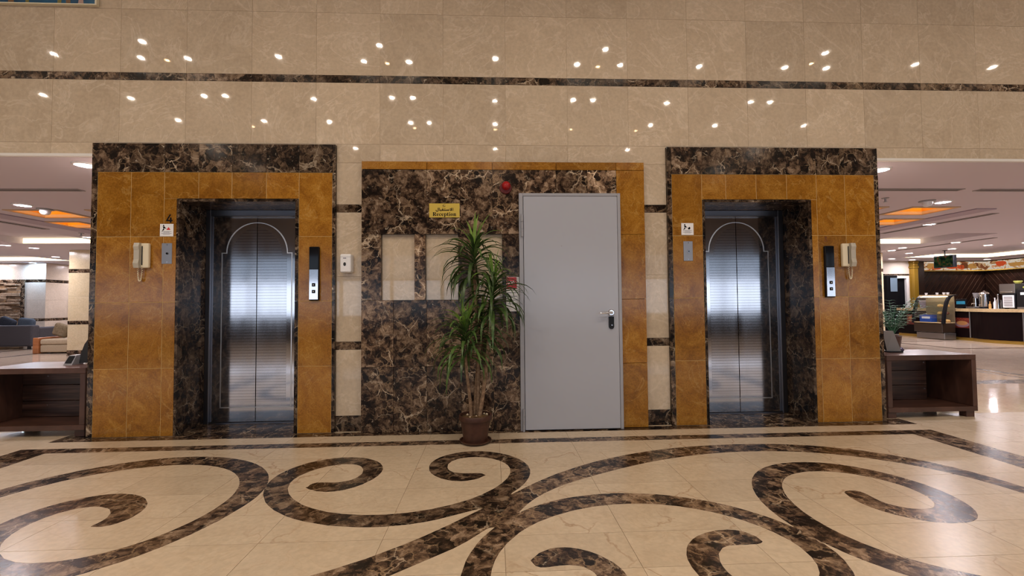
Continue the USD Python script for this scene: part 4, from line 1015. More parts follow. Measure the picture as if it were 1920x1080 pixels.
# ------------------------------------------------------------------ the hall behind the camera: ceiling, lamps, glazed entrance
def build_hall():
    c = thing('ceiling', (0, -5.5, HALL_Z), 'high cream painted ceiling of the hall before the elevators', 'ceiling', kind='structure')
    c.part('slab', bx(-HALL_X, HALL_X, HALL_Y, .04, HALL_Z, HALL_Z + .1), M['hall_ceiling'])
    for s, n in ((-1, 'left'), (1, 'right')):
        w = thing('wall_' + n, (s * HALL_X, -5.5, 0), 'cream marble side wall of the hall on the %s' % n, 'wall', kind='structure')
        w.part('slab', bx(min(s * HALL_X, s * (HALL_X + .1)), max(s * HALL_X, s * (HALL_X + .1)), HALL_Y, .03, 0, HALL_Z), M['hall_wall'])
    w = thing('wall_front', (0, HALL_Y, 0), 'cream entrance wall behind the camera, dark stone plinth below its glazing', 'wall', kind='structure')
    w.part('plinth', bx(-HALL_X, HALL_X, HALL_Y - .3, HALL_Y, 0, .75), M['dark_stone'])
    w.part('upper_wall', bx(-HALL_X, HALL_X, HALL_Y - .3, HALL_Y, 2.85, HALL_Z), M['brown_panel'])
    w.part('pier', bx(-HALL_X, -13.6, HALL_Y - .3, HALL_Y, .75, 2.85), M['hall_wall'])
    w.part('pier', bx(13.6, HALL_X, HALL_Y - .3, HALL_Y, .75, 2.85), M['hall_wall'])
    for k in range(16):
        x0, x1 = -13.6 + 1.7 * k, -13.6 + 1.7 * (k + 1)
        wn = thing('window_%d' % (k + 1), ((x0 + x1) / 2, HALL_Y - .1, .75), 'daylit entrance glazing bay %d from the left, behind the camera' % (k + 1), 'window', kind='structure')
        wn.part('frame', cat(bx(x0, x0 + .06, HALL_Y - .14, HALL_Y - .04, .75, 2.85), bx(x1 - .06, x1, HALL_Y - .14, HALL_Y - .04, .75, 2.85), bx(x0 + .06, x1 - .06, HALL_Y - .14, HALL_Y - .04, 1.96, 2.02), bx(x0 + .06, x1 - .06, HALL_Y - .14, HALL_Y - .04, .75, .79), bx(x0 + .06, x1 - .06, HALL_Y - .14, HALL_Y - .04, 2.81, 2.85)), M['daylight_frame'])
        wn.part('pane', bx(x0 + .055, x1 - .055, HALL_Y - .10, HALL_Y - .09, .785, 1.965), M['daylight'])
        wn.part('transom_pane', bx(x0 + .055, x1 - .055, HALL_Y - .10, HALL_Y - .09, 2.015, 2.815), M['daylight_dim'])
    desk_ = thing('entrance_counter', (0, -9.6, 0), 'long dark counter before the entrance glazing, behind the camera', 'counter')
    desk_.part('front_panel', bx(-13.0, 13.0, -9.5, -9.46, 0, .76), M['dark_stone'])
    desk_.part('counter_top', bx(-13.05, 13.05, -9.9, -9.43, .76, .80), M['dark_stone'])

    def lamp(x, y, r, mat, label, group):
        t = thing('recessed_downlight', (x, y, HALL_Z), label, 'ceiling light', group)
        a = np.arange(16) * 2 * math.pi / 16
        t.part('trim_ring', turn_down(lathe([(r, 0), (r + .025, 0), (r + .022, .008), (r, .012)], (x, y, 0), 20), HALL_Z), M['white_plastic'])
        t.part('lamp_disc', disc(x, y, HALL_Z - .006, r), M[mat])
        return t
    lab = 'round white hall ceiling lamp, seen only as a bright spot mirrored in the cream wall'
    labw = 'small warm hall ceiling lamp, seen only as a faint spot mirrored in the cream wall'
    g, gw = 'hall ceiling lamps mirrored in the cream wall', 'warm hall ceiling lamps mirrored in the cream wall'
    pts = []
    for xc in (-5.30, -1.73, 1.83, 5.45):
        pts += [(xc, -2.68), (xc - .37, -3.14), (xc + .37, -3.14), (xc - .2, -4.45), (xc + .2, -4.45)]
    pts += [(-6.95, -3.06), (-3.44, -3.04), (.08, -3.0), (3.57, -3.14), (7.27, -2.98), (8.72, -3.02), (-8.5, -4.5), (-6.97, -4.6), (-3.46, -4.54), (.08, -4.54), (3.56, -4.54),
            (-6.78, -5.63), (-4.96, -5.63), (-3.56, -5.64), (-1.79, -5.65), (-1.38, -5.65), (.09, -5.68), (3.63, -5.66), (5.12, -5.65), (-3.5, -7.3), (0.1, -7.3), (3.6, -7.3), (-7, -7.3), (7, -7.3), (-7, -9.2), (0, -9.2), (7, -9.2), (7.2, -5.6), (-11.5, -4), (11.5, -4), (-11.5, -8), (11.5, -8)]
    rows = ((-2.9, 'topmost'), (-4.0, 'second'), (-5.0, 'third'), (-6.0, 'lowest'))
    place = {}
    for k, (lim, rn) in enumerate(rows):
        top = rows[k - 1][0] if k else 0.0
        row = sorted(p for p in pts if lim < p[1] <= top and abs(p[0]) < 9)
        for i, p in enumerate(row):
            place[p] = 'hall ceiling lamp mirrored in the upper wall, %s row of spots, %s' % (rn, nth(i, len(row)))
    first = None
    for x, y in pts:
        lb = place.get((x, y), 'hall ceiling lamp behind the camera, too far back to be mirrored in the wall')
        gr = g if (x, y) in place else 'hall ceiling lamps out of view'
        if first is None:
            first = lamp(x, y, .039, 'lamp', lb, gr)
        else:
            copy_of(first, (x, y, HALL_Z), lb, 'ceiling light', gr)
    first = None
    for x, y, wh in ((-5.3, -3.2, 'in the first cluster from the left'), (-1.73, -3.2, 'in the second cluster from the left'), (1.83, -3.2, 'in the third cluster from the left'), (5.45, -3.0, 'in the rightmost cluster'),
                     (-5.36, -5.95, 'above the left elevator lintel'), (-1.75, -5.95, 'above the dispenser strip'), (.09, -6.0, 'above the middle of the dark panel'), (3.4, -6.0, 'above the right elevator lintel'), (1.85, -5.95, 'above the grey door'),
                     (6.9, -3.75, 'above the dark band, right side'), (8.3, -3.75, 'above the dark band, far right')):
        labw = 'small warm lamp spot mirrored in the cream wall, ' + wh
        if first is None:
            first = lamp(x, y, .032, 'lamp_warm', labw, gw)
        else:
            copy_of(first, (x, y, HALL_Z), labw, 'ceiling light', gw)


def nth(i, n):
    words = ('leftmost', 'second', 'third', 'fourth', 'fifth', 'sixth', 'seventh', 'eighth', 'ninth', 'tenth', 'eleventh', 'twelfth', 'thirteenth', 'fourteenth', 'fifteenth', 'sixteenth', 'seventeenth', 'eighteenth')
    return 'the leftmost' if i == 0 else ('the rightmost' if i == n - 1 else words[i] + ' from the left')


def disc(x, y, z, r, n=10):
    a = np.arange(n) * 2 * math.pi / n
    v = np.vstack([np.stack([x + r * np.cos(a), y + r * np.sin(a), np.full(n, z)], 1), [[x, y, z]]])
    return v, np.array([(n, (i + 1) % n, i) for i in range(n)])


def turn_down(mesh, z):
    v, f = arr(mesh)
    return np.stack([v[:, 0], v[:, 1], z - v[:, 2]], 1), f[:, ::-1]


M['hall_wall'] = plain('hall_side_wall', (0.55, 0.43, 0.31), 0.35)
M['brown_panel'] = plain('brown_hall_panel', (0.13, 0.095, 0.075), 0.4)
M['dark_stone'] = plain('dark_stone_plinth', (0.035, 0.025, 0.022), 0.25)


# ------------------------------------------------------------------ the lobby behind: ceiling with coffers, coves, slots and lamps
COFFERS = [(6.55, 2.38), (5.45, 2.38), (6.95, 3.30), (5.85, 3.30), (-6.45, 2.62), (-5.35, 2.62), (-6.95, 3.52), (-5.85, 3.52)]
COVES = [(8.7, 10.5, 4.6, 6.28), (-10.1, -8.15, 4.4, 5.86), (13.35, 16.3, 4.2, 9.78), (-16.2, -12.4, 6.2, 9.6)]


def build_lobby_shell():
    from shapely.geometry import box
    c = thing('ceiling', (0, 6, LOBBY_Z), 'low pale lobby ceiling with square amber coffers, slots and coves behind the elevators', 'ceiling', kind='structure')
    plan = box(-18, .06, 19, 12.5)
    for x, y in COFFERS:
        plan = plan.difference(box(x - .32, y - .25, x + .32, y + .25))
    for x0, x1, y0, y1 in COVES:
        plan = plan.difference(box(x0, y0, x1, y1))
    for g in polys_of(plan):
        c.part('slab', extr(rings_of(g), LOBBY_Z, LOBBY_Z + .04), M['ceiling'])
    for x0, x1, y0, y1 in COVES:
        z1 = LOBBY_Z + .13
        c.part('cove_lid', bx(x0 - .1, x1 + .1, y0 - .1, y1 + .1, z1, z1 + .02), M['ceiling'])
        c.part('cove_side', cat(bx(x0 - .04, x0, y0 - .04, y1 + .04, LOBBY_Z + .0405, z1), bx(x1, x1 + .04, y0 - .04, y1 + .04, LOBBY_Z + .0405, z1), bx(x0, x1, y0 - .04, y0, LOBBY_Z + .0405, z1), bx(x0, x1, y1, y1 + .04, LOBBY_Z + .0405, z1)), M['ceiling'])
    for i, (x, y) in enumerate(COFFERS):
        side = 'right' if x > 0 else 'left'
        near = 'nearer' if y < 3 else 'farther'
        pos = 'outer' if abs(x) > (6.0 if y < 3 else 6.4) else 'inner'
        t = thing('ceiling_coffer', (x, y, LOBBY_Z), 'square amber lit ceiling coffer, the %s %s one over the %s part of the lobby' % (near, pos, side), 'ceiling coffer', 'amber lit ceiling coffers')
        z1 = LOBBY_Z + .20
        a, b = .32, .25
        t.part('lid', bx(x - a - .02, x + a + .02, y - b - .02, y + b + .02, z1, z1 + .02), M['amber_paint'])
        t.part('side', cat(bx(x - a - .02, x - a, y - b - .02, y + b + .02, LOBBY_Z + .041, z1), bx(x + a, x + a + .02, y - b - .02, y + b + .02, LOBBY_Z + .041, z1), bx(x - a, x + a, y - b - .02, y - b, LOBBY_Z + .041, z1), bx(x - a, x + a, y + b, y + b + .02, LOBBY_Z + .041, z1)), M['amber_paint'])
        t.part('light_strip', cat(bx(x - a, x - a + .015, y - b, y + b, z1 - .05, z1 - .03), bx(x + a - .015, x + a, y - b, y + b, z1 - .05, z1 - .03), bx(x - a, x + a, y - b, y - b + .015, z1 - .05, z1 - .03)), M['coffer_strip'])
        t.part('rim', cat(bx(x - a - .05, x - a, y - b - .05, y + b + .05, LOBBY_Z - .012, LOBBY_Z), bx(x + a, x + a + .05, y - b - .05, y + b + .05, LOBBY_Z - .012, LOBBY_Z), bx(x - a, x + a, y - b - .05, y - b, LOBBY_Z - .012, LOBBY_Z), bx(x - a, x + a, y + b, y + b + .05, LOBBY_Z - .012, LOBBY_Z)), M['tan_paint'])
    names = ('over the aisle to the cafe', 'over the left seating', 'round the cafe', 'before the far left wall')
    for (x0, x1, y0, y1), n in zip(COVES, names):
        t = thing('cove_light', ((x0 + x1) / 2, y1, LOBBY_Z), 'glowing warm white cove strip in the raised ceiling %s' % n, 'ceiling light', 'warm cove strips')
        t.part('glow_strip', bx(x0 + .01, x1 - .01, y1 - .012, y1 - .002, LOBBY_Z + .012, LOBBY_Z + .12), M['cove'])
        s = x1 if x0 > 0 else x0
        if n != 'round the cafe':
            continue
        t.part('glow_strip', bx(min(s, s - .012 if x0 > 0 else s + .012), max(s, s - .012 if x0 > 0 else s + .012), y0 + .01, y1 - .013, LOBBY_Z + .012, LOBBY_Z + .12), M['cove'])

    for x0, x1, y0, y1, n in ((7.30, 7.62, 2.2, 5.2, 'right'), (-7.45, -7.12, 2.5, 5.2, 'left')):
        single('ceiling_band', cbx(x0, x1, y0, y1, LOBBY_Z - .016, LOBBY_Z, .004), M['mauve_paint'], 'flat mauve painted band on the lobby ceiling beside the %s coffers' % n, 'ceiling band', 'mauve ceiling bands', kind='structure')

    # walls of the lobby
    w = thing('wall_lobby_left', (-14.5, 10.2, 0), 'far left lobby wall of pale marble with thin dark bands, corner lit from above', 'wall', kind='structure')
    w.part('core', cat(bx(-17.6, -13.83, 10.247, 10.7, 0, LOBBY_Z), bx(-14.0, -13.83, 10.7, 12.4, 0, LOBBY_Z), bx(-18, -17.6, .3, 12.4, 0, LOBBY_Z), bx(-17.6, 12.0, 12.2, 12.4, 0, LOBBY_Z)), M['lobby_grout'])
    for z0, z1, mt, nm in ((0, .74, 'lobby_cream', 'tile'), (.74, .82, 'dark', 'band_slab'), (.82, 1.39, 'lobby_cream', 'tile'), (1.39, 1.93, 'lobby_cream', 'tile'), (1.93, 2.02, 'dark', 'band_slab'), (2.02, 2.525, 'lobby_cream', 'tile')):
        for a, b in ((-17.6, -16.6), (-16.6, -15.6), (-14.38, -13.77)):
            w.part(nm, slab(a + .001, b - .001, z0 + .001, z1 - .001, 10.2, 10.246, 'y', .001), mat(mt))
        for a, b in ((10.2, 10.9), (10.9, 11.6), (11.6, 12.2)):
            w.part(nm, slab(a + .001, b - .001, z0 + .001, z1 - .001, -13.77, -13.816, 'x', .001), mat(mt))
        if z0 < 12:
            w.part(nm, slab(-13.7, 12.0, z0 + .001, z1 - .001, 12.15, 12.2, 'y', .001), mat(mt))
    p = thing('stone_panel', (-15.0, 10.2, 0), 'rough split stone feature panel in a dark frame, on the far left wall above the dark sofa', 'wall panel', kind='structure')
    p.part('frame', cat(bx(-15.6, -15.51, 10.17, 10.245, 0, 2.02), bx(-14.47, -14.38, 10.17, 10.245, 0, 2.02), bx(-15.51, -14.47, 10.17, 10.245, 1.93, 2.02)), mat('dark'))
    p.part('top_tile', slab(-15.6, -14.38, 2.021, 2.525, 10.2, 10.246), M['lobby_cream'])
    rng = random.Random(3)
    z = .02
    while z < 1.90:
        h = rng.uniform(.035, .062)
        x = -15.51
        while x < -14.48:
            L = rng.uniform(.16, .42)
            x1 = min(x + L, -14.47)
            if x1 - x > .03:
                p.part('split_stone', cbx(x + .002, x1 - .002, 10.19 - rng.uniform(-.01, .045), 10.245, z + .002, min(z + h, 1.928) - .002, .006), M['split_stone' if rng.random() < .7 else 'split_stone_dark'])
            x = x1
        z += h
    for s, n, xc, yc in ((-1, 'left', -9.80, 6.95), (1, 'right', 10.95, 8.2)):
        t = thing('lobby_column', (xc, yc + .33, 0), 'square cream marble column with dark bands in the %s lobby' % n, 'column', kind='structure')
        x0, x1, y0, y1 = xc - .33, xc + .33, yc, yc + .66
        for z0, z1, mt, nm, o in ((0, .13, 'dark', 'base_slab', .004), (.13, .745, 'column_cream', 'tile', 0), (.745, .83, 'dark', 'band_slab', .002), (.83, 1.42, 'column_cream', 'tile', 0), (1.42, 1.98, 'column_cream', 'tile', 0), (1.98, 2.07, 'dark', 'band_slab', .002), (2.07, 2.53, 'column_cream', 'tile', 0)):
            t.part(nm, cbx(x0 - o, x1 + o, y0 - o, y1 + o, z0 + .001, z1 - .001, .002), mat(mt))


def lobby_lamp(x, y, mat='lobby_lamp', r=.085):
    t = thing('lobby_downlight', (x, y, LOBBY_Z), '', 'ceiling light')
    t.part('trim_ring', turn_down(lathe([(r, 0), (r + .022, 0), (r + .018, .010), (r, .014)], (x, y, 0), 22), LOBBY_Z), M['white_plastic'])
    t.part('lamp_disc', disc(x, y, LOBBY_Z - .008, r, 14), M[mat])
    return t


def in_view(x, y):
    t = x / (y + 4.145)
    return -1.02 < t < -0.86 or 0.92 < t < 1.28


def build_lobby_lamps():
    spots = [(4.06, .30, 'in the lobby ceiling close behind the right elevator surround'), (-3.90, .27, 'in the lobby ceiling close behind the left elevator surround'),
             (6.31, 1.77, 'beside the nearer amber coffer on the right'), (-6.25, 2.03, 'beside the nearer amber coffer on the left'),
             (7.91, 3.53, 'beside the long ceiling slot on the right'), (-7.88, 4.86, 'just beside the left surround, before the cove')]
    first = None
    for x, y, s in spots:
        lab = 'bright round downlight ' + s
        if first is None:
            first = lobby_lamp(x, y)
            tag(first.prim, lab, 'ceiling light', 'near lobby downlights')
        else:
            copy_of(first, (x, y, LOBBY_Z), lab, 'ceiling light', 'near lobby downlights')
    far_r = [(11.08, 5.98), (10.71, 6.98), (11.0, 7.6), (13.2, 9.95), (12.36, 7.25), (12.5, 6.5), (12.9, 6.0), (12.18, 8.3), (14.3, 10.35), (16.9, 10.3), (16.9, 8.5), (5.2, 5.0), (8.2, 8.6), (8.0, 6.2), (15.6, 7.4), (15.6, 5.2), (11.5, 4.0), (9.6, 2.3)]
    far_l = [(-10.61, 6.0), (-10.5, 6.5), (-12.2, 5.9), (-11.79, 8.38), (-11.0, 9.4), (-15.1, 9.85), (-16.4, 9.6), (-12.2, 10.3), (-5.4, 5.0), (-12.0, 3.6), (-13.2, 11.3), (-6, 9.5)]
    for pts, n in ((far_r, 'towards the cafe'), (far_l, 'over the left seating')):
        seen = sorted((p for p in pts if in_view(*p)), key=lambda p: p[0] / (p[1] + 4.145))
        for x, y in pts:
            if (x, y) in seen:
                copy_of(first, (x, y, LOBBY_Z), 'small distant ceiling downlight %s, %s' % (n, nth(seen.index((x, y)), len(seen))), 'ceiling light', 'far downlights ' + n)
            else:
                copy_of(first, (x, y, LOBBY_Z), 'lobby downlight hidden behind the elevator wall or beyond the picture', 'ceiling light', 'lobby downlights out of view')
    t = lobby_lamp(-14.0, 10.02, 'lobby_lamp_blue')
    tag(t.prim, 'bluish white downlight over the corner of the far left wall', 'ceiling light')
    # long air slots, smoke detectors, sprinklers
    for x0, x1, y0, y1, s in ((4.30, 5.84, 1.07, 1.15, 'along the right opening, nearer piece'), (6.08, 9.0, 1.08, 1.16, 'along the right opening, outer piece'), (-9.0, -4.80, 1.19, 1.27, 'along the left opening'),
                              (7.97, 8.06, 2.56, 4.6, 'running back beside the right coffers'), (-7.84, -7.75, 2.4, 3.95, 'running back beside the left coffers'), (11.15, 11.24, 5.25, 7.9, 'running back towards the cafe'), (-9.2, -9.1, 3.6, 4.3, 'running back before the left cove')):
        t = thing('air_slot', ((x0 + x1) / 2, (y0 + y1) / 2, LOBBY_Z), 'narrow dark air slot in the lobby ceiling, ' + s, 'air vent', 'air slots in the lobby ceiling')
        t.part('slot', bx(x0, x1, y0, y1, LOBBY_Z - .004, LOBBY_Z), M['slot'])
        e = .012
        t.part('flange', cat(bx(x0 - e, x1 + e, y0 - e, y0, LOBBY_Z - .008, LOBBY_Z), bx(x0 - e, x1 + e, y1, y1 + e, LOBBY_Z - .008, LOBBY_Z), bx(x0 - e, x0, y0, y1, LOBBY_Z - .008, LOBBY_Z), bx(x1, x1 + e, y0, y1, LOBBY_Z - .008, LOBBY_Z)), M['slot_flange'])
    for x, y, s in ((6.03, 1.72, 'beside the right coffers'), (-6.22, 2.30, 'beside the left coffers')):
        t = thing('ceiling_sensor', (x, y, LOBBY_Z), 'round white ceiling sensor hanging %s' % s, 'sensor', 'ceiling sensors')
        t.part('base_ring', turn_down(lathe([(0, 0), (.095, 0), (.09, .014), (0, .016)], (x, y, 0), 24), LOBBY_Z), M['grey_shell'])
        t.part('dome', turn_down(lathe([(.06, .015), (.058, .05), (.04, .075), (0, .085)], (x, y, 0), 24), LOBBY_Z), M['white_plastic'], smooth=True)
    for x, y, s in ((5.28, 1.56, 'near the right surround'), (-7.6, 4.4, 'near the left surround')):
        t = thing('sprinkler', (x, y, LOBBY_Z), 'small dark ceiling sprinkler head %s' % s, 'sprinkler', 'ceiling sprinklers')
        t.part('escutcheon', turn_down(lathe([(0, 0), (.045, 0), (.04, .008), (0, .010)], (x, y, 0), 16), LOBBY_Z), M['grey_shell'])
        t.part('nozzle', cyl(x, y, LOBBY_Z - .05, LOBBY_Z - .008, .011, 10), M['plate_steel'])
        t.part('deflector', cyl(x, y, LOBBY_Z - .056, LOBBY_Z - .051, .024, 12), M['plate_steel'])


M['mauve_paint'] = plain('mauve_ceiling_paint', (0.40, 0.33, 0.40), 0.7)
M['slot_flange'] = plain('slot_flange', (0.30, 0.26, 0.26), 0.5)
M['tan_paint'] = plain('tan_coffer_rim', (0.52, 0.36, 0.22), 0.7)
M['lobby_grout'] = plain('lobby_grout', (0.42, 0.35, 0.28), 0.7)
M['split_stone'] = speckled('split_stone', (0.20, 0.13, 0.08), (0.42, 0.30, 0.20), 9.0, 0.9)
M['split_stone_dark'] = speckled('split_stone_brown', (0.12, 0.07, 0.04), (0.32, 0.19, 0.09), 9.0, 0.9)
M['sofa_grey'] = speckled('sofa_charcoal', (0.045, 0.042, 0.048), (0.065, 0.060, 0.068), 60.0, 0.9)
M['cushion_blue'] = speckled('cushion_navy', (0.022, 0.028, 0.042), (0.04, 0.048, 0.068), 50.0, 0.9)
M['sofa_beige'] = speckled('sofa_beige', (0.34, 0.26, 0.17), (0.42, 0.33, 0.22), 60.0, 0.9)
M['cushion_taupe'] = speckled('cushion_taupe', (0.15, 0.11, 0.06), (0.24, 0.18, 0.11), 30.0, 0.9)
M['orange_wood'] = wood('orange_wood', (0.26, 0.09, 0.03), (0.36, 0.13, 0.045), (0.46, 0.18, 0.065), (2, 2, 12), 0.35)


def build_left_seating():
    t = thing('grey_sofa', (-13.9, 9.2, 0), 'charcoal grey sofa seen from behind, below the split stone panel', 'sofa')
    x0, x1, y0, y1 = -15.9, -12.72, 8.75, 9.75
    t.part('back', rbx(x0, x1, y0, y0 + .24, .08, .665, .05), M['sofa_grey'], smooth=40)
    t.part('arm', rbx(x1 - .24, x1, y0 + .2, y1, .08, .60, .05), M['sofa_grey'], smooth=40)
    t.part('arm', rbx(x0, x0 + .24, y0 + .2, y1, .08, .60, .05), M['sofa_grey'], smooth=40)
    t.part('seat', rbx(x0 + .24, x1 - .24, y0 + .22, y1, .08, .42, .05), M['sofa_grey'], smooth=40)
    for fx in (x0 + .1, x1 - .16):
        for fy in (y0 + .05, y1 - .12):
            t.part('foot', cbx(fx, fx + .06, fy, fy + .06, 0, .085, .004), M['soft_black'])
    for i, (x, z, m, lb) in enumerate(((-13.74, .68, 'cushion_blue', 'plump navy cushion standing highest on the charcoal sofa back'), (-14.28, .66, 'cushion_blue', 'navy cushion on the charcoal sofa, cut by the left picture edge'), (-13.21, .66, 'cushion_blue_light', 'slate blue cushion at the right end of the charcoal sofa'))):
        c = hull(np.vstack([trimesh.creation.icosphere(2, .09).vertices * (1, .8, 1) + (dx, 0, dz) for dx in (-.13, .13) for dz in (-.11, .11)]))
        c = move(turn(c, (22, -14, 8)[i], (0, 1, 0)), (x, 9.10, z))
        single('cushion', c, M[m], lb, 'cushion', smooth=True)
    t = thing('beige_sofa', (-11.0, 8.0, 0), 'beige low sofa with an orange wooden end, beside the cream column', 'sofa')
    t.part('base', rbx(-11.33, -10.0, 7.55, 8.35, .03, .215, .03), M['sofa_beige'], smooth=40)
    t.part('seat', rbx(-11.34, -10.0, 7.54, 8.35, .217, .36, .05), M['sofa_beige'], smooth=40)
    t.part('wooden_end', cbx(-11.48, -11.345, 7.52, 8.45, .0, .40, .012), M['orange_wood'])
    t.part('back', rbx(-11.33, -10.0, 8.36, 8.50, .03, .385, .04), M['sofa_beige'], smooth=40)
    t.part('foot', cbx(-11.2, -11.12, 7.6, 7.68, 0, .03, .002), M['soft_black'])
    t.part('foot', cbx(-10.2, -10.12, 7.6, 7.68, 0, .03, .002), M['soft_black'])
    c = hull(np.vstack([trimesh.creation.icosphere(2, .07).vertices + (dx, 0, dz) for dx in (-.11, .11) for dz in (-.10, .10)]))
    single('cushion', move(turn(c, 18, (0, 1, 0)), (-11.19, 7.95, .565)), M['cushion_taupe'], 'taupe cushion standing on the beige sofa beside the column', 'cushion', smooth=True)
    t = thing('low_cabinet', (-13.4, 10.6, 0), 'small dark brown cabinet in the wall corner behind the beige sofa', 'cabinet')
    t.part('body', cbx(-13.66, -13.16, 10.4, 10.8, 0.03, .54, .006), M['walnut_frame'])
    t.part('door', cbx(-13.64, -13.18, 10.385, 10.399, .06, .52, .004), M['walnut'])
    t.part('plinth', cbx(-13.61, -13.21, 10.45, 10.75, 0, .03, .002), M['soft_black'])


M['cushion_blue_light'] = speckled('cushion_slate', (0.05, 0.07, 0.10), (0.08, 0.105, 0.14), 50.0, 0.9)


# ------------------------------------------------------------------ the cafe at the right
M['cafe_brown'] = plain('cafe_dark_brown', (0.007, 0.003, 0.003), 0.4, spec=0.08)
M['cafe_gold'] = plain('cafe_gold_trim', (0.42, 0.26, 0.045), 0.35, 0.4)
M['counter_top'] = speckled('cafe_counter_top', (0.42, 0.30, 0.15), (0.52, 0.38, 0.21), 30.0, 0.25)
M['wall_slat'] = wood('cafe_wall_slat', (0.007, 0.0025, 0.0015), (0.016, 0.006, 0.003), (0.028, 0.011, 0.006), (4, 4, 4), 0.28)
M['gold_line'] = plain('cafe_slat_edge', (0.16, 0.085, 0.045), 0.3, 0.6)
M['menu_white'] = look('menu_board_light', {'g': ('geometry', {}), 'n': ('noise_texture', {'scale': 4.2, 'detail': 3.0, 'distortion': 0.8}), 'r': ('rgb_ramp', {'ramp': [(0.36, (0.30, 0.10, 0.04)), (0.43, (0.75, 0.42, 0.18)), (0.48, (1.0, 0.85, 0.66)), (0.56, (1.0, 0.88, 0.74)), (0.61, (0.9, 0.45, 0.2)), (0.68, (0.6, 0.09, 0.03))]}), 'e': ('emission', {'strength': 0.55})},
                       [('g.position', 'n.vector'), ('n.fac', 'r.fac'), ('r.color', 'e.color')], 'e.emission')
M['menu_red'] = look('menu_print_red', {'e': ('emission', {'color': (0.75, 0.10, 0.03), 'strength': 0.6})}, [], 'e.emission')
M['menu_brown'] = look('menu_print_brown', {'e': ('emission', {'color': (0.62, 0.30, 0.08), 'strength': 0.6})}, [], 'e.emission')
M['menu_dark'] = look('menu_print_dark', {'e': ('emission', {'color': (0.25, 0.08, 0.03), 'strength': 0.5})}, [], 'e.emission')
M['screen'] = look('tv_picture', {'g': ('geometry', {}), 'n': ('noise_texture', {'scale': 9.0, 'detail': 3.0}), 'r': ('rgb_ramp', {'ramp': [(0.4, (0.01, 0.02, 0.015)), (0.55, (0.05, 0.10, 0.03)), (0.66, (0.30, 0.05, 0.03)), (0.75, (0.5, 0.4, 0.3))]}), 'e': ('emission', {'strength': 0.3})},
                   [('g.position', 'n.vector'), ('n.fac', 'r.fac'), ('r.color', 'e.color')], 'e.emission')
M['poster_red'] = plain('poster_red', (0.12, 0.014, 0.009), 0.4)
M['poster_crust'] = plain('poster_crust', (0.36, 0.17, 0.06), 0.4)
M['poster_orange'] = plain('poster_orange', (0.26, 0.05, 0.02), 0.4)
M['poster_plate'] = plain('poster_plate', (0.20, 0.12, 0.14), 0.4)
M['glass_pane'] = look('thin_glass', {'f': ('layer_weight', {'blend': 0.25}), 'k': ('math', {'math_type': 'multiply_add', 'value2': 0.45, 'value3': 0.03}), 't': ('transparent_bsdf', {'color': (0.95, 0.98, 0.97)}), 'g': ('glossy_bsdf', {'color': (1, 1, 1), 'roughness': 0.03}), 'x': ('mix_closure', {})},
                       [('f.facing', 'k.value1'), ('k.value', 'x.fac'), ('t.BSDF', 'x.closure1'), ('g.BSDF', 'x.closure2')], 'x.closure')
M['case_steel'] = plain('case_steel', (0.28, 0.26, 0.25), 0.35, 0.9)
M['case_back'] = plain('case_back_panel', (0.20, 0.15, 0.09), 0.4)
M['case_brown'] = plain('case_brown', (0.03, 0.017, 0.010), 0.35)
M['shelf_light'] = glow('case_lamp', (1.0, 0.85, 0.62), 22.0)
M['bun'] = speckled('pastry', (0.42, 0.20, 0.05), (0.66, 0.42, 0.14), 30.0, 0.6)
M['choc'] = plain('chocolate_cake', (0.10, 0.035, 0.015), 0.4)
M['blue_box'] = plain('blue_carton', (0.02, 0.07, 0.34), 0.35)
M['label_white'] = plain('carton_label', (0.75, 0.76, 0.8), 0.4)
M['yellow_green'] = plain('yellow_green_bowl', (0.55, 0.55, 0.12), 0.4)
M['cyan'] = plain('cyan_pack', (0.05, 0.35, 0.55), 0.3)
M['fern'] = plain('fern_green', (0.014, 0.11, 0.045), 0.5)
M['fern_light'] = plain('fern_pale', (0.05, 0.18, 0.09), 0.5)
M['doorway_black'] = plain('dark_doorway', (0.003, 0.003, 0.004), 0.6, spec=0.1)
M['door_blue'] = plain('bluish_glass', (0.20, 0.28, 0.36), 0.2)
M['far_wall'] = plain('cafe_side_wall', (0.62, 0.54, 0.45), 0.7)
M['gold_column'] = plain('gold_column', (0.27, 0.15, 0.008), 0.35, 0.2)


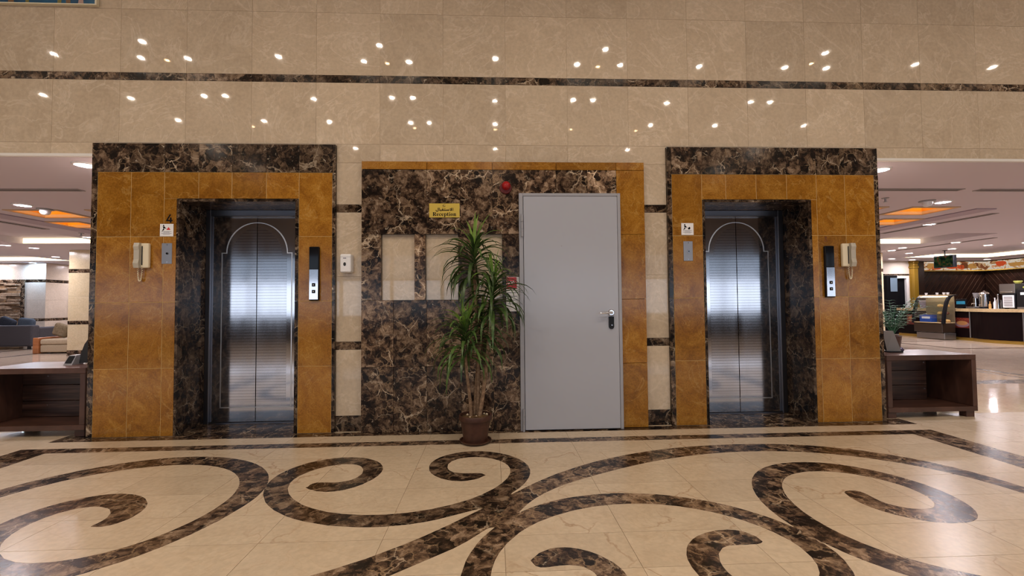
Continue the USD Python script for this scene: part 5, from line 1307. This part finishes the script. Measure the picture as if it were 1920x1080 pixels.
def build_cafe():
    w = thing('wall_cafe', (16, 10.9, 0), 'cafe corner walls of dark brown boards laid in slanted rows, pale wall beside it', 'wall', kind='structure')
    w.part('core', cat(bx(14.86, 17.6, 10.93, 11.2, 0, LOBBY_Z), bx(17.53, 17.8, 3.0, 10.93, 0, LOBBY_Z)), M['cafe_brown'])
    w.part('pale_wall', cat(bx(11.9, 13.86, 10.9, 11.2, 0, LOBBY_Z), bx(14.62, 14.70, 10.9, 11.2, 0, LOBBY_Z), bx(13.86, 14.62, 10.9, 11.2, 1.98, LOBBY_Z)), M['far_wall'])
    w.part('band', bx(13.2, 14.70, 10.885, 10.899, 2.03, 2.075), mat('dark'))
    from shapely.geometry import Polygon, box
    # slanted boards on both walls, mirrored about the corner
    area = box(0, .9, 2.62, 2.15)
    for k in range(-5, 19):
        s0 = .17 * k
        q = Polygon([(s0, .9), (s0 + .150, .9), (s0 + .150 + .9, 2.15), (s0 + .9, 2.15)]).intersection(area)
        edge = Polygon([(s0 + .150, .9), (s0 + .158, .9), (s0 + .158 + .9, 2.15), (s0 + .150 + .9, 2.15)]).intersection(area)
        for g in polys_of(q):
            w.part('slanted_board', move(upright(extr(rings_of(g), 0, .02), 10.93), (14.88, 0, 0)), M['wall_slat'])
            v, f = arr(upright(extr(rings_of(g), 0, .02), 10.93))
            w.part('slanted_board', (np.stack([17.53 + (v[:, 1] - 10.93), 10.9 - (2.62 - v[:, 0]), v[:, 2]], 1), f[:, ::-1]), M['wall_slat'])
        for g in polys_of(edge):
            e = upright(extr(rings_of(g), 0, .023), 10.93)
            w.part('board_edge', move(e, (14.88, 0, 0)), M['gold_line'])
            v, f = arr(e)
            w.part('board_edge', (np.stack([17.53 + (v[:, 1] - 10.93), 10.9 - (2.62 - v[:, 0]), v[:, 2]], 1), f[:, ::-1]), M['gold_line'])
    t = thing('doorway', (14.24, 10.9, 0), 'dark open doorway with pale frame left of the gold column', 'doorway', kind='structure')
    t.part('frame', cat(bx(13.86, 13.92, 10.87, 10.95, 0, 1.98), bx(14.56, 14.64, 10.87, 10.95, 0, 1.98), bx(13.92, 14.56, 10.87, 10.95, 1.92, 1.98)), M['white_paint'])
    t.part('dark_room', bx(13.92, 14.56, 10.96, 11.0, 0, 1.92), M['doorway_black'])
    t = thing('glass_cabinet', (13.65, 10.7, 0), 'tall black cabinet with a bluish glass front beside the dark doorway', 'cabinet')
    t.part('body', cbx(13.50, 13.88, 10.5, 10.86, 0, 2.0, .01), M['doorway_black'])
    t.part('glass_front', bx(13.62, 13.86, 10.49, 10.499, 1.45, 1.92), M['door_blue'])
    t = thing('gold_column', (14.78, 10.8, 0), 'slim gold column at the edge of the cafe wall', 'column', kind='structure')
    t.part('shaft', cbx(14.70, 14.86, 10.72, 10.93, 0, 2.26, .008), M['gold_column'])
    t.part('cap', cat(cbx(14.68, 14.87, 10.70, 10.93, 2.265, 2.34, .008), cbx(14.70, 14.86, 10.72, 10.93, 2.345, 2.43, .008), cbx(14.68, 14.87, 10.70, 10.93, 2.435, 2.52, .008)), M['gold_column'])
    t = thing('wood_post', (14.98, 10.8, 0), 'reddish brown wooden post right of the gold column', 'post', kind='structure')
    t.part('shaft', cbx(14.875, 15.10, 10.74, 10.928, 0, 2.50, .006), M['wall_slat'])
    # backlit menu board, on both walls
    t = thing('menu_board', (16, 10.8, 2.2), 'long backlit menu board with pictures of waffles and strawberries above the cafe', 'menu board')
    t.part('light_box', cat(bx(15.12, 17.5, 10.78, 10.905, 2.19, 2.49)), M['menu_white'])
    t.part('light_box', bx(17.38, 17.505, 5.5, 10.775, 2.19, 2.49), M['menu_white'])
    t.part('frame', cat(bx(15.10, 17.5, 10.755, 10.905, 2.155, 2.19), bx(17.36, 17.505, 5.5, 10.755, 2.155, 2.19), bx(15.08, 15.12, 10.77, 10.905, 2.155, 2.49)), M['cafe_gold'])
    rng = random.Random(8)

    def blob(cx, cz, rx, rz, m, wall):
        r = [(cx + 1.35 * rx * math.cos(a) * (1 + .18 * math.sin(3 * a + cx)), cz + 1.2 * rz * math.sin(a) * (1 + .15 * math.cos(2 * a))) for a in np.linspace(0, 2 * math.pi, 18, endpoint=False)]
        e = upright(extr([r], 0, .003), 10.78)
        if wall == 'x':
            v, f = arr(e)
            e = (np.stack([17.38 + (v[:, 1] - 10.78), 10.6 - v[:, 0], v[:, 2]], 1), f)
        t.part('food_picture', e, M[m])
    for cx, cz, rx, rz, m in ((15.42, 2.33, .13, .10, 'menu_brown'), (15.58, 2.29, .12, .08, 'menu_red'), (15.74, 2.36, .06, .06, 'menu_dark'), (16.62, 2.34, .12, .09, 'menu_dark'), (16.5, 2.30, .10, .07, 'menu_red'), (16.92, 2.33, .13, .09, 'menu_brown'), (17.05, 2.38, .07, .06, 'menu_dark'), (16.15, 2.32, .14, .08, 'menu_red')):
        blob(cx, cz, rx, rz, m, 'y')
    for i in range(9):
        blob(.35 + .5 * i + rng.uniform(-.08, .08), 2.34 + rng.uniform(-.04, .04), rng.uniform(.10, .2), rng.uniform(.05, .1), ('menu_red', 'menu_brown', 'menu_dark')[i % 3], 'x')
    t = thing('hanging_screen', (12.6, 7.68, 2.05), 'black hanging screen in front of the menu board', 'screen')
    t.part('housing', turn(cbx(12.57, 12.66, 7.41, 7.97, 2.05, 2.385, .008), 0, (0, 0, 1)), M['black'])
    t.part('display', bx(12.564, 12.57, 7.44, 7.94, 2.08, 2.36), M['screen'])
    t.part('pole', cyl(12.62, 7.69, 2.385, LOBBY_Z, .014, 10), M['black'])
    t.part('ceiling_plate', cyl(12.62, 7.69, LOBBY_Z - .012, LOBBY_Z, .05, 14), M['black'])

    # counter
    t = thing('cafe_counter', (13.7, 7.4, 0), 'dark brown cafe counter with tan top, gold plinth and a bowed middle', 'counter')
    def front(off):
        p = [(13.35 + off * .7, 9.98), (13.35 + off, 9.0), (13.35 + off, 7.80)]
        p += [(13.35 + off - .20 * math.sin(math.pi * u), 7.72 - 1.18 * u) for u in np.linspace(0, 1, 13)]
        p += [(13.35 + off, 6.46), (13.35 + off, 4.2)]
        return p
    def strip(off, z0, z1, back=14.05):
        p = front(off)
        return extr([np.array(p + [(back, 4.2), (back, 9.98)])], z0, z1)
    t.part('plinth', strip(.03, 0, .085), M['cafe_gold'])
    t.part('front_panel', strip(.0, .088, .815), M['cafe_brown'])
    t.part('counter_top', strip(-.05, .818, .90), M['counter_top'])
    for y in (7.76, 6.50):
        t.part('edge_strip', cyl(13.345, y, .09, .815, .016, 10), M['case_steel'])
    for y0, y1, z0, z1, lb, shape in ((7.75, 8.19, .35, .64, 'poster of a cheese pizza on a plate, on the counter front', 'pizza'), (9.36, 9.66, .38, .70, 'dark poster of red food left of the display case', 'red'), (5.95, 6.42, .32, .68, 'red poster at the right end of the counter', 'red')):
        p = thing('food_poster', (13.34, (y0 + y1) / 2, z0), lb, 'poster')
        x = 13.348
        p.part('sheet', bx(x - .004, x, y0, y1, z0, z1), M['poster_red'])
        def oval(cy, cz, ry, rz, m, dx):
            r = np.array([(cy + ry * math.cos(a), cz + rz * math.sin(a)) for a in np.linspace(0, 2 * math.pi, 24, endpoint=False)])
            v, f = extr([r], 0, .001)
            p.part('printed_shape', (np.stack([x - .004 - dx - v[:, 2], v[:, 0], v[:, 1]], 1), f), M[m])
        cy, cz = (y0 + y1) / 2, (z0 + z1) / 2
        if shape == 'pizza':
            oval(cy, cz - .04, .19, .085, 'poster_plate', 0)
            oval(cy, cz - .005, .15, .062, 'poster_crust', .0012)
            for i in range(9):
                oval(y0 + .05 + .04 * i, z1 - .04 + .015 * math.sin(3 * i), .016, .014, 'poster_orange', 0)
        else:
            oval(cy, cz + .02, .11, .10, 'poster_orange', 0)
            oval(cy + .02, cz + .05, .05, .04, 'poster_crust', .0012)

    # glass display case
    t = thing('display_case', (12.940, 8.45, 0), 'curved glass pastry display case with black frame before the counter', 'display case')
    y0, y1 = 8.05, 8.95
    t.part('plinth', cbx(12.920, 13.270, y0 + .02, y1 - .03, .02, .20, .01), M['case_steel'])
    t.part('lower_body', cbx(12.870, 13.270, y0 + .03, y1, .21, .47, .012), M['case_brown'])
    t.part('deck', cbx(12.860, 13.270, y0 + .03, y1, .475, .50, .006), M['counter_top'])
    arc = [(12.840, .47), (12.855, .62), (12.885, .80), (12.925, .98), (12.970, 1.12), (13.030, 1.22), (13.110, 1.28), (13.270, 1.30)]
    def sheet(pts, ya, yb, th):
        o = pts + [(a + th, b - th * .2) for a, b in pts[::-1]]
        v, f = extr([np.array(o)], 0, yb - ya)
        return np.stack([v[:, 0], ya + v[:, 2], v[:, 1]], 1), f[:, ::-1]
    t.part('side_frame', sheet(arc, y0 - .03, y0 + .03, .07), M['black'])
    t.part('side_frame', sheet(arc, y1 - .03, y1 + .03, .07), M['black'])
    t.part('front_glass', sheet(arc[1:], y0 + .031, y1 - .031, .006), M['glass_pane'])
    t.part('roof', cbx(13.040, 13.270, y0 + .031, y1 - .031, 1.262, 1.30, .004), M['counter_top'])
    t.part('lamp_strip', bx(13.060, 13.090, y0 + .05, y1 - .05, 1.244, 1.258), M['shelf_light'])
    t.part('back_panel', bx(13.255, 13.270, y0 + .031, y1 - .031, .50, 1.26), M['case_back'])
    for z in (.72, .93, 1.09):
        t.part('glass_shelf', bx(12.980 if z < 1 else 13.040, 13.250, y0 + .035, y1 - .035, z, z + .008), M['glass_pane'])
    single('blue_carton', cbx(12.940, 13.120, 8.46, 8.82, .5005, .71, .004), M['blue_box'], 'blue carton with a white label inside the pastry case', 'carton').part('label', bx(12.937, 12.940, 8.50, 8.75, .60, .66), M['label_white'])
    for k, (y, z, m, rx) in enumerate(((8.16, .5, 'bun', .075), (8.31, .5, 'choc', .07), (8.19, .728, 'choc', .08), (8.36, .728, 'bun', .06), (8.16, .938, 'bun', .07), (8.34, .938, 'bun', .075))):
        nm = {'bun': 'pastry', 'choc': 'chocolate_cake'}[m]
        lv = {.5: 'lowest', .728: 'middle', .938: 'upper'}[z]
        sd = 'right' if y < 8.25 else 'left'
        single(nm, lathe([(0, 0), (rx * .8, 0), (rx, .03), (rx * .75, .075), (0, .09)], (13.110, y, z + .001), 16), M[m], '%s on the %s shelf of the pastry case, %s' % ('golden pastry' if m == 'bun' else 'dark chocolate cake', lv, sd), nm.replace('_', ' '), smooth=True)
    for k, y in enumerate((8.80, 8.47, 8.27, 8.16)):
        single('white_cup', lathe([(0, 0), (.022, 0), (.033, .03), (.036, .065), (.032, .065), (.0, .02)], (13.160, y, 1.3005), 16), M['white_plastic'], 'white cup on the pastry case roof, %s' % ('the leftmost', 'second from the left', 'third from the left', 'the rightmost')[k], 'cup', 'white cups on the pastry case', smooth=True)
    # machines and bottles on the counter
    z = .9005
    t = thing('coffee_urn', (13.72, 7.69, z), 'tall polished steel coffee urn standing on the cafe counter', 'coffee urn')
    t.part('body', lathe([(0, .05), (.10, .05), (.105, .06), (.105, .40), (.112, .41), (.10, .44), (.03, .47), (.012, .50), (0, .50)], (13.72, 7.69, z), 28), M['chrome'], smooth=40)
    t.part('base', lathe([(0, 0), (.115, 0), (.11, .05), (0, .05)], (13.72, 7.69, z), 24), M['black'])
    t.part('tap', cat(tube([(13.62, 7.69, z + .11), (13.56, 7.69, z + .11), (13.56, 7.69, z + .06)], .011, 8)), M['chrome'])
    t.part('handle', tube([(13.72, 7.80, z + .30), (13.72, 7.84, z + .30), (13.72, 7.84, z + .22), (13.72, 7.80, z + .22)], .009, 6), M['black'])
    t = thing('coffee_grinder', (13.72, 7.97, z), 'small silver coffee grinder left of the steel urn', 'coffee grinder')
    t.part('base', cbx(13.60, 13.82, 7.86, 8.09, z, z + .045, .008), M['case_steel'])
    t.part('column', cbx(13.70, 13.82, 7.90, 7.98, z + .046, z + .30, .012), M['chrome'])
    t.part('hopper', lathe([(.03, .30), (.05, .33), (.07, .43), (.06, .44), (.0, .44)], (13.76, 7.94, z), 18), M['grey_shell'], smooth=40)
    t.part('cup_arm', tube([(13.70, 7.94, z + .14), (13.62, 7.94, z + .14), (13.62, 7.94, z + .09)], .014, 8), M['chrome'])
    t = thing('card_terminal', (13.60, 8.25, z), 'black framed till screen with a cyan picture at the right of the pastry case', 'screen')
    t.part('stand', cbx(13.60, 13.72, 8.16, 8.32, z, z + .03, .004), M['black'])
    t.part('housing', cbx(13.64, 13.68, 8.11, 8.39, z + .03, z + .27, .006), M['black'])
    t.part('display', bx(13.634, 13.64, 8.13, 8.37, z + .12, z + .21), M['cyan'])
    for k, (y, h, r, m, lb) in enumerate(((7.47, .20, .028, 'bun', 'small amber syrup bottle right of the steel urn'), (7.38, .30, .034, 'white_plastic', 'white syrup bottle with pump on the cafe counter'), (7.27, .40, .036, 'chrome', 'tall silver shaker before the grey machine'), (7.33, .24, .03, 'case_steel', 'steel milk jug between the two tall bottles'))):
        b = single('bottle', lathe([(0, 0), (r, 0), (r, h * .55), (r * .4, h * .72), (r * .36, h * .92), (r * .5, h * .93), (r * .5, h), (0, h)], (13.62 + (0, .04, 0, .16)[k], y, z), 16), M[m], lb, 'bottle', smooth=35)
    t = thing('ice_machine', (13.75, 6.99, z), 'black machine with a pale square grille on the cafe counter', 'machine')
    t.part('body', cbx(13.58, 13.95, 6.84, 7.15, z + .02, z + .40, .01), M['black'])
    g = t.part('grille', cbx(13.565, 13.58, 6.86, 7.12, z + .03, z + .36, .004), M['white_plastic'])
    for i in range(6):
        g.part('louvre', bx(13.561, 13.5655, 6.895, 7.085, z + .07 + .045 * i, z + .095 + .045 * i), M['grey_shell'])
    for fy in (6.86, 7.08):
        t.part('foot', cbx(13.62, 13.70, fy, fy + .05, z, z + .02, .002), M['black'])
    t = thing('steel_oven', (13.8, 7.02, z + .40), 'steel box oven standing on top of the grilled machine', 'oven')
    t.part('body', cbx(13.60, 13.95, 6.86, 7.22, z + .405, z + .66, .008), M['case_steel'])
    t.part('door_rail', cbx(13.57, 13.60, 6.9, 7.18, z + .44, z + .46, .004), M['chrome'])
    t = thing('espresso_machine', (13.75, 6.5, z), 'large black espresso machine at the right edge of the cafe counter', 'coffee machine')
    t.part('body', cbx(13.55, 13.95, 6.2, 6.80, z, z + .50, .02), M['black'])
    t.part('badge', bx(13.545, 13.55, 6.62, 6.70, z + .36, z + .43), M['white_plastic'])
    t.part('drip_tray', cbx(13.44, 13.55, 6.3, 6.7, z, z + .05, .004), M['case_steel'])
    for k, y in enumerate((6.90, 6.70)):
        single('lime_bowl', lathe([(0, 0), (.05, 0), (.085, .05), (.08, .075), (.0, .06)], (13.75, y, z + (.662 if k == 0 else .5015)), 18), M['yellow_green'], 'yellow green bowl %s' % ('on top of the steel oven' if k == 0 else 'on the black espresso machine'), 'bowl', 'yellow green bowls', smooth=True)
    t = thing('takeaway_box', (13.5, 9.1, z), 'pale violet clear box standing on the counter left of the pastry case', 'box')
    t.part('tub', hull([(13.45, 8.98, z), (13.65, 8.98, z), (13.45, 9.28, z), (13.65, 9.28, z), (13.43, 8.96, z + .22), (13.67, 8.96, z + .22), (13.43, 9.32, z + .22), (13.67, 9.32, z + .22)]), M['violet_tub'])
    t.part('lid', cbx(13.42, 13.68, 8.95, 9.33, z + .221, z + .235, .003), M['white_plastic'])

    # bushy plant beside the right surround
    rng = random.Random(21)
    X, Y = 9.86, 6.45
    t = thing('bushy_palm', (X, Y, 0), 'bushy green palm beside the right surround, before the dark cafe doorway', 'plant')
    t.part('pot', lathe([(0, 0), (.14, 0), (.18, .28), (.17, .29), (.15, .26), (0, .25)], (X, Y, 0), 24), M['pot'], smooth=40)
    for k in range(26):
        az = k * 2.4
        el = 1.52 - .42 * (k / 26) + rng.uniform(-.1, .1)
        L = rng.uniform(.8, 1.2)
        n = 10
        p, ang, pos = [], el, np.array([X, Y, .25])
        for i in range(n + 1):
            p.append(pos.copy())
            pos = pos + L / n * np.array([math.cos(az) * math.cos(ang), math.sin(az) * math.cos(ang), math.sin(ang)])
            ang -= .085
        fr = [tube(p, np.linspace(.006, .002, n + 1), 5)]
        for i in range(3, n + 1):
            for s in (-1, 1):
                fr.append(ribbon(p[i], az + s * 1.0, .25, .24 - .008 * i, .032, 1.0, 0, 3))
        t.part('frond', cat(*fr), M['fern' if k % 3 else 'fern_light'], smooth=True)


M['violet_tub'] = plain('violet_tub', (0.30, 0.26, 0.34), 0.2)


# ------------------------------------------------------------------ build
build_floor()
build_back_wall()
build_surrounds()
build_panel()
build_hall()
build_lobby_shell()
build_elevators()
build_grey_door()
build_fittings()
build_dragon_plant()
build_desks()
build_lobby_lamps()
build_left_seating()
build_cafe()
